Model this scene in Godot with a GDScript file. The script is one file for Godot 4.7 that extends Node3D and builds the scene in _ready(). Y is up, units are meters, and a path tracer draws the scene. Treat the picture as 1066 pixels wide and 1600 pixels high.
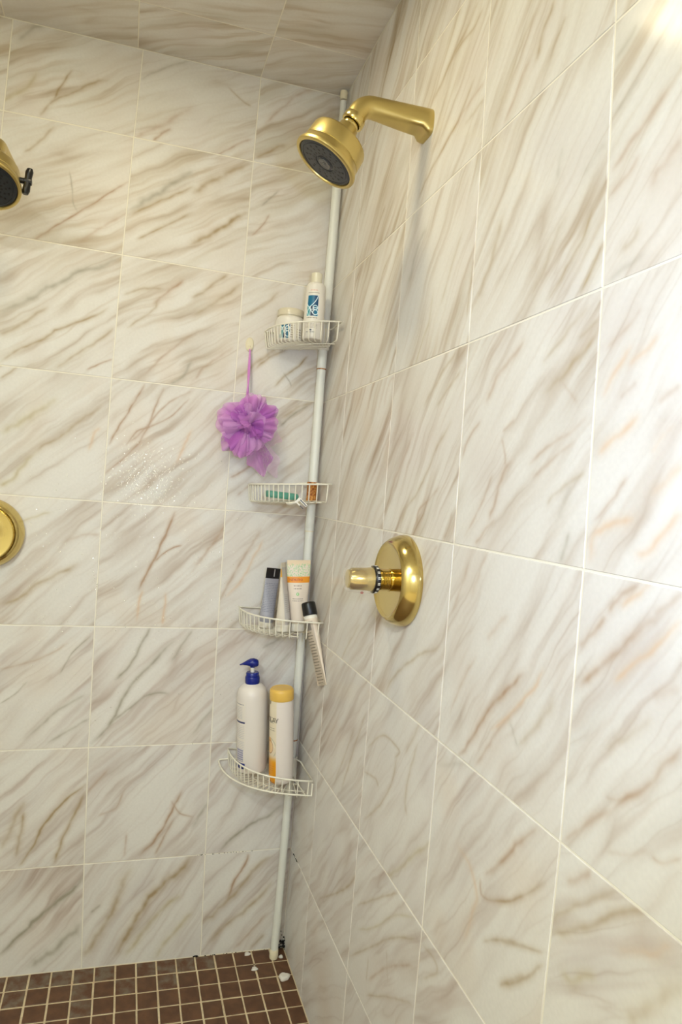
extends Node3D

# All measures are in metres. The corner of the shower is the y axis: the back wall is the plane z = 0
# (towards -x), the right wall the plane x = 0 (towards +z).

var M := {}
var taken := {}

# ------------------------------------------------------------------ tile layout
const ROWS := [2.379, 2.158, 1.8555, 1.5498, 1.2368, 0.9219, 0.6163, 0.313, 0.032]
const SLOPE_BACK := [-0.0347, -0.0259, -0.0046, -0.0045, 0.0054, 0.0083, 0.0068, 0.0169, 0.037]
const SLOPE_RIGHT := [0.0, 0.0, 0.0021, 0.0009, -0.0052, -0.0038, -0.0061, 0.0073, 0.0]
# each joint: [place at y = 1.2, lean, bow]
const COLS_BACK := [[0.0, 0.0, 0.0], [-0.2459, -0.002, 0.0109], [-0.5522, 0.0, 0.0183], [-0.8488, 0.0132, 0.0112], [-1.157, 0.004, 0.006], [-1.464, 0.0, 0.0], [-1.6, 0.0, 0.0]]
const COLS_RIGHT := [[0.0, 0.0, 0.0], [0.1967, 0.0012, -0.0011], [0.5064, 0.0037, -0.0102], [0.813, -0.0006, -0.0208], [1.126, -0.0052, -0.0454], [1.437, 0.0, -0.02], [1.745, 0.0, 0.0], [2.05, 0.0, 0.0]]
const ZS_CEIL := [0.0, 0.167, 0.474, 0.781, 1.088, 1.395, 1.702, 2.009]
const GROUT := 0.0026
const TEX_BACK_W := 1.18
const TEX_RIGHT_W := 1.46
const TEX_H := 2.42
const TEX_CEIL_D := 0.8
const PPM := 800.0
const VEIN := 1.3
const FLASH := 0.58
const SHOWER_LAMP := 0.34
const UNSEEN_LAMP := 4.0


func _ready() -> void:
	# ---- camera
	var cam := Camera3D.new()
	cam.name = "camera"
	cam.fov = 75.545
	cam.near = 0.02
	cam.far = 20.0
	add_child(cam)
	cam.transform = Transform3D(Basis(Vector3(0.94846, 0.07408, 0.30811), Vector3(-0.0642, 0.99705, -0.04212), Vector3(-0.31032, 0.02017, 0.95042)), Vector3(-0.4973, 1.2909, 1.7494))
	cam.current = true
	# ---- surroundings and exposure
	var env := Environment.new()
	env.background_mode = Environment.BG_COLOR
	env.background_color = Color(0.0, 0.0, 0.0)
	env.tonemap_mode = Environment.TONE_MAPPER_LINEAR
	env.tonemap_exposure = 1.0
	env.sdfgi_enabled = true
	env.ssao_enabled = true
	env.ssil_enabled = true
	var we := WorldEnvironment.new()
	we.name = "surroundings"
	we.environment = env
	add_child(we)
	# ---- the flash of the camera, beside the lens
	var flash := SpotLight3D.new()
	flash.name = "flash"
	flash.light_color = Color(0.735, 0.815, 1.000)
	flash.light_energy = FLASH
	flash.light_size = 0.02
	flash.spot_angle = 44.0
	flash.spot_angle_attenuation = 1.0
	flash.spot_attenuation = 2.0
	flash.spot_range = 12.0
	flash.shadow_enabled = true
	add_child(flash)
	flash.transform = Transform3D(cam.transform.basis, cam.transform * Vector3(0.13, 0.09, 0.0))
	lamp("ceiling_light", Vector3(-0.545, 2.352, 0.64), 0.085, Color(1.000, 0.950, 0.798), SHOWER_LAMP, "small round warm ceiling light over the shower, mirrored at the top of the right wall")
	lamp("ceiling_light_001", Vector3(-1.28, 2.33, 2.35), 0.17, Color(0.936, 0.987, 0.987), UNSEEN_LAMP, "large round ceiling light, unseen behind the camera, placed to light the shower walls")  # unseen lamp, placed to light the shower from behind the camera
	build_materials()
	build_room()
	build_fittings()
	build_caddy()
	build_goods()
	build_small()


func lamp(called: String, at: Vector3, r: float, c: Color, energy: float, label: String) -> void:
	var t := thing(called, label, "ceiling light", at)
	var bm := plain(Color(0.93, 0.91, 0.87), 0.4)
	part("housing", lathe([Vector2(0, 0.05), Vector2(r * 1.3, 0.05), Vector2(r * 1.3, 0.0), Vector2(r * 1.22, -0.006), Vector2(r * 1.06, -0.006), Vector2(r * 1.03, 0.004)], 48), bm, t)
	var g := StandardMaterial3D.new()
	g.albedo_color = Color(0.9, 0.9, 0.9)
	g.emission_enabled = true
	g.emission = c
	g.emission_energy_multiplier = 8.0
	part("diffuser", lathe([Vector2(0, -0.002), Vector2(r * 0.6, -0.001), Vector2(r * 1.05, 0.004), Vector2(r * 1.05, 0.012), Vector2(0, 0.012)], 48), g, t)
	var l := AreaLight3D.new()
	l.name = "lamp_light"
	l.area_size = Vector2(r * 1.7, r * 1.7)
	l.light_color = c
	l.light_energy = energy
	l.shadow_enabled = true
	l.area_range = 12.0
	t.add_child(l)
	l.position = Vector3(0, -0.012, 0)
	l.rotation = Vector3(-PI / 2, 0, 0)


# ------------------------------------------------------------------ helpers
func numbered(called: String) -> String:
	var n: int = taken.get(called, 0)
	taken[called] = n + 1
	return called if n == 0 else "%s_%03d" % [called, n]


func thing(called: String, label: String, category: String, at := Vector3.ZERO, group := "") -> Node3D:
	var o := Node3D.new()
	o.name = called
	add_child(o, true)
	o.position = at
	tag(o, label, category, group)
	return o


func tag(o: Node3D, label: String, category: String, group := "") -> void:
	o.set_meta("label", label)
	o.set_meta("category", category)
	if group != "":
		o.set_meta("group", group)


func part(called: String, mesh: Mesh, m: Material, parent: Node3D) -> MeshInstance3D:
	var o := MeshInstance3D.new()
	o.name = called
	o.mesh = mesh
	o.material_override = m
	parent.add_child(o, true)
	return o


func plain(c: Color, rough := 0.5, metal := 0.0) -> StandardMaterial3D:
	var m := StandardMaterial3D.new()
	m.albedo_color = c
	m.roughness = rough
	m.metallic = metal
	return m


func quad(st: SurfaceTool, a: Vector3, b: Vector3, c: Vector3, d: Vector3) -> void:
	# a, b, c, d: lower left, lower right, upper right, upper left as seen from the front
	for p in [a, d, c, a, c, b]:
		st.add_vertex(p)


# a surface of revolution about y; profile from bottom to top or top to bottom, outside decided by side
func lathe(prof: Array, seg := 32, sx := 1.0, sz := 1.0) -> ArrayMesh:
	var pos := PackedVector3Array()
	var nor := PackedVector3Array()
	var uvs := PackedVector2Array()
	var idx := PackedInt32Array()
	var n := prof.size()
	var sn: Array[Vector2] = []
	var area := 0.0
	var length := 0.0
	for i in n - 1:
		var d: Vector2 = prof[i + 1] - prof[i]
		sn.append(Vector2(d.y, -d.x).normalized())
		area += (prof[i + 1].x + prof[i].x) * d.y
		length += d.length()
	var flip := area < 0.0   # going down: the normals computed above look inward
	var run := 0.0
	for i in n - 1:
		var n0: Vector2 = sn[i]
		var n1: Vector2 = sn[i]
		if i > 0 and sn[i].dot(sn[i - 1]) > 0.72:
			n0 = (sn[i] + sn[i - 1]).normalized()
		if i < n - 2 and sn[i].dot(sn[i + 1]) > 0.72:
			n1 = (sn[i] + sn[i + 1]).normalized()
		if flip:
			n0 = -n0
			n1 = -n1
		var step: float = (prof[i + 1] - prof[i]).length()
		var base := pos.size()
		for k in seg + 1:
			var a := TAU * k / seg
			var ca := cos(a)
			var sa := sin(a)
			var p0: Vector2 = prof[i]
			var p1: Vector2 = prof[i + 1]
			pos.append(Vector3(p0.x * ca * sx, p0.y, p0.x * sa * sz))
			pos.append(Vector3(p1.x * ca * sx, p1.y, p1.x * sa * sz))
			nor.append(Vector3(n0.x * ca / sx, n0.y, n0.x * sa / sz).normalized())
			nor.append(Vector3(n1.x * ca / sx, n1.y, n1.x * sa / sz).normalized())
			uvs.append(Vector2(1.0 - float(k) / seg, 1.0 - run / length))
			uvs.append(Vector2(1.0 - float(k) / seg, 1.0 - (run + step) / length))
		run += step
		for k in seg:
			var q := base + 2 * k
			# seen from outside, +angle runs to the left
			if flip:
				idx.append_array([q, q + 3, q + 2, q, q + 1, q + 3])
			else:
				idx.append_array([q, q + 2, q + 3, q, q + 3, q + 1])
	return arrays(pos, nor, uvs, idx)


func arrays(pos: PackedVector3Array, nor: PackedVector3Array, uvs: PackedVector2Array, idx: PackedInt32Array) -> ArrayMesh:
	var a := []
	a.resize(Mesh.ARRAY_MAX)
	a[Mesh.ARRAY_VERTEX] = pos
	a[Mesh.ARRAY_NORMAL] = nor
	if uvs.size():
		a[Mesh.ARRAY_TEX_UV] = uvs
	a[Mesh.ARRAY_INDEX] = idx
	var m := ArrayMesh.new()
	m.add_surface_from_arrays(Mesh.PRIMITIVE_TRIANGLES, a)
	return m


# rings of equal size joined into a skin, with flat ends
func loft(rings: Array, capped := true, around := true) -> ArrayMesh:
	var st := SurfaceTool.new()
	st.begin(Mesh.PRIMITIVE_TRIANGLES)
	loft_into(st, rings, capped, around)
	st.generate_normals()
	return st.commit()


func loft_into(st: SurfaceTool, rings: Array, capped := true, around := true) -> void:
	var n: int = rings[0].size()
	var last := n if around else n - 1
	st.set_smooth_group(0)
	for i in rings.size() - 1:
		for k in last:
			var j := (k + 1) % n
			var a: Vector3 = rings[i][k]
			var b: Vector3 = rings[i][j]
			var c: Vector3 = rings[i + 1][j]
			var d: Vector3 = rings[i + 1][k]
			var u0 := float(k) / last
			var u1 := float(k + 1) / last
			var v0 := float(i) / (rings.size() - 1)
			var v1 := float(i + 1) / (rings.size() - 1)
			for q in [[a, u0, v0], [d, u0, v1], [c, u1, v1], [a, u0, v0], [c, u1, v1], [b, u1, v0]]:
				st.set_uv(Vector2(q[1], 1.0 - q[2]))
				st.add_vertex(q[0])
	if capped:
		st.set_smooth_group(1)
		for e in [0, rings.size() - 1]:
			var mid := Vector3.ZERO
			for p in rings[e]:
				mid += p
			mid /= n
			for k in n:
				var a: Vector3 = rings[e][k]
				var b: Vector3 = rings[e][(k + 1) % n]
				st.set_uv(Vector2(0.5, 1.0 if e == 0 else 0.0))
				if e == 0:
					st.add_vertex(mid)
					st.add_vertex(a)
					st.add_vertex(b)
				else:
					st.add_vertex(mid)
					st.add_vertex(b)
					st.add_vertex(a)
	st.set_smooth_group(0)


# a wire along points; the ring turns so that the skin faces outward
func tube_rings(pts: Array, r: float, sides := 8, closed := false) -> Array:
	var rings := []
	var up := Vector3.UP
	var n := pts.size()
	var prev := Vector3.ZERO
	for i in n:
		var t: Vector3
		if closed:
			t = (pts[(i + 1) % n] - pts[(i - 1 + n) % n]).normalized()
		else:
			t = (pts[mini(i + 1, n - 1)] - pts[maxi(i - 1, 0)]).normalized()
		if i == 0:
			up = Vector3.UP if absf(t.y) < 0.9 else Vector3.RIGHT
			prev = (up - t * up.dot(t)).normalized()
		else:
			prev = (prev - t * prev.dot(t)).normalized()
		var side := t.cross(prev)
		var ring := PackedVector3Array()
		for k in sides:
			var a := TAU * k / sides
			ring.append(pts[i] + (prev * cos(a) + side * sin(a)) * r)
		rings.append(ring)
	if closed:
		rings.append(rings[0])
	return rings


func tube(pts: Array, r: float, sides := 8, closed := false) -> ArrayMesh:
	return loft(tube_rings(pts, r, sides, closed), not closed)


func smooth_path(pts: Array, per := 6, closed := false) -> Array:
	var out := []
	var n := pts.size()
	for i in (n if closed else n - 1):
		var p0: Vector3 = pts[(i - 1 + n) % n] if closed else pts[maxi(i - 1, 0)]
		var p1: Vector3 = pts[i]
		var p2: Vector3 = pts[(i + 1) % n]
		var p3: Vector3 = pts[(i + 2) % n] if closed else pts[mini(i + 2, n - 1)]
		for k in per:
			var t := float(k) / per
			out.append(0.5 * ((2.0 * p1) + (p2 - p0) * t + (2.0 * p0 - 5.0 * p1 + 4.0 * p2 - p3) * t * t + (3.0 * p1 - p0 - 3.0 * p2 + p3) * t * t * t))
	if not closed:
		out.append(pts[n - 1])
	return out


func box_into(st: SurfaceTool, lo: Vector3, hi: Vector3) -> void:
	var x0 := lo.x
	var y0 := lo.y
	var z0 := lo.z
	var x1 := hi.x
	var y1 := hi.y
	var z1 := hi.z
	st.set_smooth_group(-1)
	quad(st, Vector3(x0, y0, z1), Vector3(x1, y0, z1), Vector3(x1, y1, z1), Vector3(x0, y1, z1))
	quad(st, Vector3(x1, y0, z0), Vector3(x0, y0, z0), Vector3(x0, y1, z0), Vector3(x1, y1, z0))
	quad(st, Vector3(x1, y0, z1), Vector3(x1, y0, z0), Vector3(x1, y1, z0), Vector3(x1, y1, z1))
	quad(st, Vector3(x0, y0, z0), Vector3(x0, y0, z1), Vector3(x0, y1, z1), Vector3(x0, y1, z0))
	quad(st, Vector3(x0, y1, z1), Vector3(x1, y1, z1), Vector3(x1, y1, z0), Vector3(x0, y1, z0))
	quad(st, Vector3(x0, y0, z0), Vector3(x1, y0, z0), Vector3(x1, y0, z1), Vector3(x0, y0, z1))


func box_mesh(lo: Vector3, hi: Vector3) -> ArrayMesh:
	var st := SurfaceTool.new()
	st.begin(Mesh.PRIMITIVE_TRIANGLES)
	box_into(st, lo, hi)
	st.generate_normals()
	return st.commit()


# a basis whose y axis is the given direction
func along(y: Vector3, hint := Vector3(0, 0, 1)) -> Basis:
	y = y.normalized()
	var x := y.cross(hint)
	if x.length() < 1e-3:
		x = y.cross(Vector3(1, 0, 0))
	x = x.normalized()
	return Basis(x, y, x.cross(y))


# ------------------------------------------------------------------ marble
const TONE := {"p": Color(0.69, 0.575, 0.475), "b": Color(0.655, 0.565, 0.43), "g": Color(0.63, 0.60, 0.53), "o": Color(0.70, 0.635, 0.46), "e": Color(0.85, 0.71, 0.57)}
var veins := {"B": [], "R": [], "C": []}
var noises := []


func vein(wall: String, width: float, strength: float, tone: String, pts: Array) -> void:
	veins[wall].append([width * 0.00115, strength, tone, pts])


func make_noises() -> void:
	var settings := [[3.0, 2, 11], [13.0, 2, 12], [1.0, 3, 13], [1.0, 3, 14], [1.0, 2, 15], [5.0, 2, 16], [120.0, 2, 17]]
	for s in settings:
		var n := FastNoiseLite.new()
		n.noise_type = FastNoiseLite.TYPE_SIMPLEX_SMOOTH
		n.frequency = s[0]
		n.fractal_octaves = s[1]
		n.seed = s[2]
		noises.append(n)


func col_at(c: Array, y: float) -> float:
	return c[0] + c[1] * (y - 1.2) + c[2] * (y - 1.2) * (y - 1.2)


# one band of rows of a wall's colour map; u runs along the wall, y up. Each tile has its own grain.
func marble_band(wall: String, w: int, y_from: int, y_to: int, u0: float, ytop: float, cols: Array, rows: Array, slopes: Array, flat: bool) -> Array:
	var out := PackedByteArray()
	out.resize(w * (y_to - y_from) * 3)
	var ids := PackedByteArray()
	ids.resize(w * (y_to - y_from))
	var nA: FastNoiseLite = noises[0]
	var nB: FastNoiseLite = noises[1]
	var nC: FastNoiseLite = noises[2]
	var nD: FastNoiseLite = noises[3]
	var nE: FastNoiseLite = noises[4]
	var nF: FastNoiseLite = noises[5]
	var nG: FastNoiseLite = noises[6]
	var salt := 0 if wall == "B" else 500 if wall == "R" else 900
	var nr := rows.size()
	var at := 0
	var seen := -1
	var ca := 0.0
	var sa := 0.0
	var ox := 0.0
	var oy := 0.0
	var busy := 0.0
	var warm := 0.0
	var grey := 0.0
	var low := 0.0
	for py in range(y_from, y_to):
		var y := ytop - (py + 0.5) / PPM
		var xs := []
		for c in cols:
			xs.append(absf((c[0] + 0.012 if c[0] < 0.0 else 0.0) if flat else col_at(c, y)))
		for px in w:
			var u := u0 + (px + 0.5) / PPM
			var au := absf(u)
			var ci := 0
			while ci < xs.size() - 2 and au > xs[ci + 1]:
				ci += 1
			var ri := 0
			while ri < nr - 2 and y < rows[ri + 1] + slopes[ri + 1] * au:
				ri += 1
			var id := ci * 16 + ri
			if id != seen:
				seen = id
				var h := hash(id * 7919 + salt)
				var f0 := float(h & 255) / 255.0
				var f1 := float((h >> 8) & 255) / 255.0
				var f2 := float((h >> 16) & 255) / 255.0
				var f3 := float((h >> 24) & 255) / 255.0
				# the grain lies flatter high on the walls and steeper low down
				var lay := 0.62 + 0.10 * ri + (f0 - 0.5) * 0.28
				if wall == "B":
					lay = 0.50 + 0.055 * ri + (f0 - 0.5) * 0.2
				elif wall == "R":
					lay = 0.98 - 0.03 * ri + (f0 - 0.5) * 0.25
				elif wall == "C":
					lay = -0.3 + (f0 - 0.5) * 0.4
				ca = cos(lay)
				sa = sin(lay)
				ox = f1 * 37.0
				oy = f2 * 53.0
				busy = 0.7 + 0.5 * f3
				if wall == "R" and ri > 4:
					busy *= 0.7
				# tan grain above, with lamp warmth put into its colour; greyer and rosier below
				low = clampf((ri - 1.5) / 3.5, 0.0, 1.0) if wall != "C" else 0.0
				warm = f1
				grey = f2
			var wx := u + ox
			var wy := y + oy
			var w1 := nA.get_noise_2d(wx, wy)
			var w2 := nB.get_noise_2d(wx, wy)
			var p := ca * u + sa * y + ox
			var q := -sa * u + ca * y + oy + 0.016 * w1 + 0.004 * w2
			var broad := nC.get_noise_2d(q * 12.0, p * 1.6)
			var fine := nD.get_noise_2d(q * 38.0, p * 2.6)
			var ridge := 1.0 - absf(nE.get_noise_2d(q * 8.0, p * 1.0 + 40.0))
			ridge = pow(maxf(ridge, 0.0), 6.0)
			var hair := 1.0 - absf(nD.get_noise_2d(q * 17.0 + 11.0, p * 1.2 + 90.0)) * 1.15
			hair = pow(maxf(hair, 0.0), 12.0)
			var patch := nF.get_noise_2d(wx + 7.0, wy * 0.8 + 3.0)
			var dens := clampf(0.72 + 1.5 * nC.get_noise_2d(q * 3.2 + 70.0, p * 1.5 + 31.0), 0.12, 1.5)
			var speck := nG.get_noise_2d(wx, wy)
			# shares of the tones over the white ground
			var s := clampf(broad * 1.0 + 0.14, 0.0, 1.0) * 0.50 * busy
			var t := clampf(fine * 0.9 + broad * 0.45 + 0.0, 0.0, 1.0) * 0.52 * busy
			var v := ridge * clampf(0.45 + patch * 0.9 + fine * 0.7, 0.0, 1.0) * 0.46 * busy + hair * clampf(0.35 - patch * 0.8 + broad * 0.5, 0.0, 1.0) * 0.3
			var k := clampf(-patch + 0.05, 0.0, 1.0) * 0.45
			var r := 0.895 + speck * 0.012
			var g := 0.88 + speck * 0.012
			var b := 0.852 + speck * 0.012
			s *= dens
			t *= dens
			v *= 0.6 + 0.4 * dens
			if wall == "R":
				s *= 0.8
				t *= 0.85
			r = lerpf(r, 0.745 - 0.04 * grey - 0.01 * low, s)
			g = lerpf(g, 0.685 - 0.01 * grey - 0.005 * low, s)
			b = lerpf(b, 0.57 + 0.02 * grey + 0.07 * low, s)
			r = lerpf(r, 0.70, t)
			g = lerpf(g, 0.605, t)
			b = lerpf(b, 0.48 + 0.075 * low, t)
			r = lerpf(r, 0.60, v)
			g = lerpf(g, 0.50, v)
			b = lerpf(b, 0.38 + 0.05 * low, v)
			r = lerpf(r, 0.80 + 0.05 * warm, k)
			g = lerpf(g, 0.77, k)
			b = lerpf(b, 0.76 - 0.08 * warm, k)
			out[at * 3] = int(clampf(r, 0.0, 1.0) * 255.0)
			out[at * 3 + 1] = int(clampf(g, 0.0, 1.0) * 255.0)
			out[at * 3 + 2] = int(clampf(b, 0.0, 1.0) * 255.0)
			ids[at] = id
			at += 1
	return [out, ids]


func marble(wall: String, w: int, h: int, u0: float, ytop: float, cols: Array, rows: Array, slopes: Array, flat := false) -> ImageTexture:
	var parts := []
	var n := 16
	parts.resize(n)
	var job := func(k: int) -> void:
		parts[k] = marble_band(wall, w, h * k / n, h * (k + 1) / n, u0, ytop, cols, rows, slopes, flat)
	var g := WorkerThreadPool.add_group_task(job, n)
	WorkerThreadPool.wait_for_group_task_completion(g)
	var data := PackedByteArray()
	var ids := PackedByteArray()
	for k in n:
		data.append_array(parts[k][0])
		ids.append_array(parts[k][1])
	for v in veins[wall]:
		lay_vein(data, ids, w, h, u0, ytop, v, VEIN if wall == "B" else VEIN * 0.6)
	var im := Image.create_from_data(w, h, false, Image.FORMAT_RGB8, data)
	return ImageTexture.create_from_image(im)


# a vein of the stone: a soft, ragged band along a path on one tile
func lay_vein(data: PackedByteArray, ids: PackedByteArray, w: int, h: int, u0: float, ytop: float, v: Array, force: float) -> void:
	var raw: Array = v[3]
	var ctrl := []
	for i in raw.size() / 2:
		ctrl.append(Vector3((raw[2 * i] * 0.001 - u0) * PPM, (ytop - raw[2 * i + 1] * 0.001) * PPM, 0))
	var path := smooth_path(ctrl, 5) if ctrl.size() > 2 else ctrl
	var wide: float = v[0] * PPM * 0.5
	var reach := wide * 3.4 + 3.0
	var tone: Color = TONE[v[2]]
	var lo := Vector2(1e9, 1e9)
	var hi := -lo
	for p in path:
		lo = Vector2(minf(lo.x, p.x), minf(lo.y, p.y))
		hi = Vector2(maxf(hi.x, p.x), maxf(hi.y, p.y))
	var x0 := clampi(int(lo.x - reach), 0, w - 1)
	var x1 := clampi(int(hi.x + reach), 0, w - 1)
	var y0 := clampi(int(lo.y - reach), 0, h - 1)
	var y1 := clampi(int(hi.y + reach), 0, h - 1)
	var bw := x1 - x0 + 1
	var bh := y1 - y0 + 1
	if bw <= 0 or bh <= 0:
		return
	var mask := PackedFloat32Array()
	mask.resize(bw * bh)
	var nB: FastNoiseLite = noises[1]
	var nG: FastNoiseLite = noises[5]
	var total := path.size() - 1
	# the path wanders a little, as the stone does
	for i in path.size():
		var o := Vector2(path[i].x, path[i].y) / PPM
		path[i] += Vector3(nB.get_noise_2d(o.x * 2.0, o.y * 2.0), nB.get_noise_2d(o.x * 2.0 + 50.0, o.y * 2.0), 0) * wide * 0.7
	for i in total:
		var a := Vector2(path[i].x, path[i].y)
		var b := Vector2(path[i + 1].x, path[i + 1].y)
		var d := b - a
		var l2 := maxf(d.length_squared(), 1e-6)
		var sx0 := maxi(x0, int(minf(a.x, b.x) - reach))
		var sx1 := mini(x1, int(maxf(a.x, b.x) + reach))
		var sy0 := maxi(y0, int(minf(a.y, b.y) - reach))
		var sy1 := mini(y1, int(maxf(a.y, b.y) + reach))
		for y in range(sy0, sy1 + 1):
			for x in range(sx0, sx1 + 1):
				var p := Vector2(x, y) - a
				var t := clampf(p.dot(d) / l2, 0.0, 1.0)
				var e := p.distance_to(d * t) / wide
				if e > 3.4:
					continue
				var s := (i + t) / total
				var taper := clampf(minf(s, 1.0 - s) * 5.0 + 0.25, 0.0, 1.0)
				var f := (0.55 * exp(-e * e * 2.6) + 0.45 * exp(-e * e * 0.4)) * taper
				var k := (y - y0) * bw + x - x0
				if f > mask[k]:
					mask[k] = f
	var mid: Vector3 = path[path.size() / 2]
	var home := ids[clampi(int(mid.y), 0, h - 1) * w + clampi(int(mid.x), 0, w - 1)]
	var strength: float = v[1]
	for y in range(y0, y1 + 1):
		for x in range(x0, x1 + 1):
			var f: float = mask[(y - y0) * bw + x - x0]
			if f < 0.02:
				continue
			var o := y * w + x
			if ids[o] != home:
				continue
			var u := x / PPM
			var yy := y / PPM
			var rag := 0.80 + 0.36 * nB.get_noise_2d(u * 2.2 + 9.0, yy * 2.2) + 0.26 * nG.get_noise_2d(u * 2.0, yy * 2.0 + 5.0)
			f = clampf(f * rag * strength * force, 0.0, 0.9)
			data[o * 3] = int(lerpf(data[o * 3], tone.r * 255.0, f))
			data[o * 3 + 1] = int(lerpf(data[o * 3 + 1], tone.g * 255.0, f))
			data[o * 3 + 2] = int(lerpf(data[o * 3 + 2], tone.b * 255.0, f))


func stone(tex: Texture2D, rough: float, shine := 0.5) -> StandardMaterial3D:
	var m := StandardMaterial3D.new()
	m.albedo_texture = tex
	m.roughness = rough
	m.metallic_specular = shine
	m.texture_repeat = true
	return m


func build_materials() -> void:
	make_noises()
	trace_veins()
	build_small_materials()
	M.back = stone(marble("B", int(TEX_BACK_W * PPM), int(TEX_H * PPM), -TEX_BACK_W, TEX_H, COLS_BACK, ROWS, SLOPE_BACK), 0.42, 0.35)
	M.right = stone(marble("R", int(TEX_RIGHT_W * PPM), int(TEX_H * PPM), 0.0, TEX_H, COLS_RIGHT, ROWS, SLOPE_RIGHT), 0.15, 0.16)
	var zr := ZS_CEIL.duplicate()
	for i in zr.size():
		zr[i] = -zr[i]
	M.ceil = stone(marble("C", int(TEX_BACK_W * PPM), int(TEX_CEIL_D * PPM), -TEX_BACK_W, 0.0, COLS_BACK, zr, [0, 0, 0, 0, 0, 0, 0, 0], true), 0.4)
	M.grout = plain(Color(0.94, 0.915, 0.85), 0.8)
	M.paint = plain(Color(0.90, 0.87, 0.81), 0.7)
	M.white = plain(Color(0.93, 0.91, 0.85), 0.38)
	M.brass = plain(Color(0.83, 0.75, 0.49), 0.2, 1.0)
	M.brushed = plain(Color(0.81, 0.73, 0.47), 0.34, 1.0)
	M.black = plain(Color(0.045, 0.045, 0.05), 0.35)
	M.dark = plain(Color(0.145, 0.16, 0.175), 0.38)
	M.rust = plain(Color(0.50, 0.26, 0.08), 0.85)


# one tile: a slab with eased edges; its corners lie on the face of the wall
func tile_mesh(a: Vector3, b: Vector3, c: Vector3, d: Vector3, n: Vector3, gap: float, uv_of: Callable, proud := 0.0, ease := 0.0007) -> ArrayMesh:
	var ex := (b - a).normalized()
	var ey := (d - a).normalized()
	var outer := [a + (ex + ey) * gap, b + (ey - ex) * gap, c - (ex + ey) * gap, d + (ex - ey) * gap]
	var inner := [a + (ex + ey) * (gap + ease), b + (ey - ex) * (gap + ease), c - (ex + ey) * (gap + ease), d + (ex - ey) * (gap + ease)]
	var st := SurfaceTool.new()
	st.begin(Mesh.PRIMITIVE_TRIANGLES)
	st.set_smooth_group(-1)
	var face := []
	var rim := []
	var foot := []
	for i in 4:
		face.append(inner[i] + n * proud)
		rim.append(outer[i] + n * (proud - ease))
		foot.append(outer[i] - n * 0.006)
	var put := func(p: Array, q: Array, i: int) -> void:
		var j := (i + 1) % 4
		for e in [p[i], q[i], q[j], p[i], q[j], p[j]]:
			st.set_uv(uv_of.call(e))
			st.add_vertex(e)
	for e in [face[0], face[3], face[2], face[0], face[2], face[1]]:
		st.set_uv(uv_of.call(e))
		st.add_vertex(e)
	for i in 4:
		put.call(rim, face, i)
		put.call(foot, rim, i)
	st.generate_normals()
	return st.commit()


func back_point(ci: int, ri: int) -> Vector3:
	var x: float = COLS_BACK[ci][0]
	var y: float = ROWS[ri] + SLOPE_BACK[ri] * -x
	return Vector3(col_at(COLS_BACK[ci], y), ROWS[ri] - SLOPE_BACK[ri] * col_at(COLS_BACK[ci], y), 0)


func right_point(ci: int, ri: int) -> Vector3:
	var y: float = ROWS[ri] + SLOPE_RIGHT[ri] * COLS_RIGHT[ci][0]
	return Vector3(0, y, col_at(COLS_RIGHT[ci], y))


func structure(called: String, mesh: Mesh, m: Material) -> MeshInstance3D:
	var o := part(called, mesh, m, self)
	o.set_meta("kind", "structure")
	return o


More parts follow.
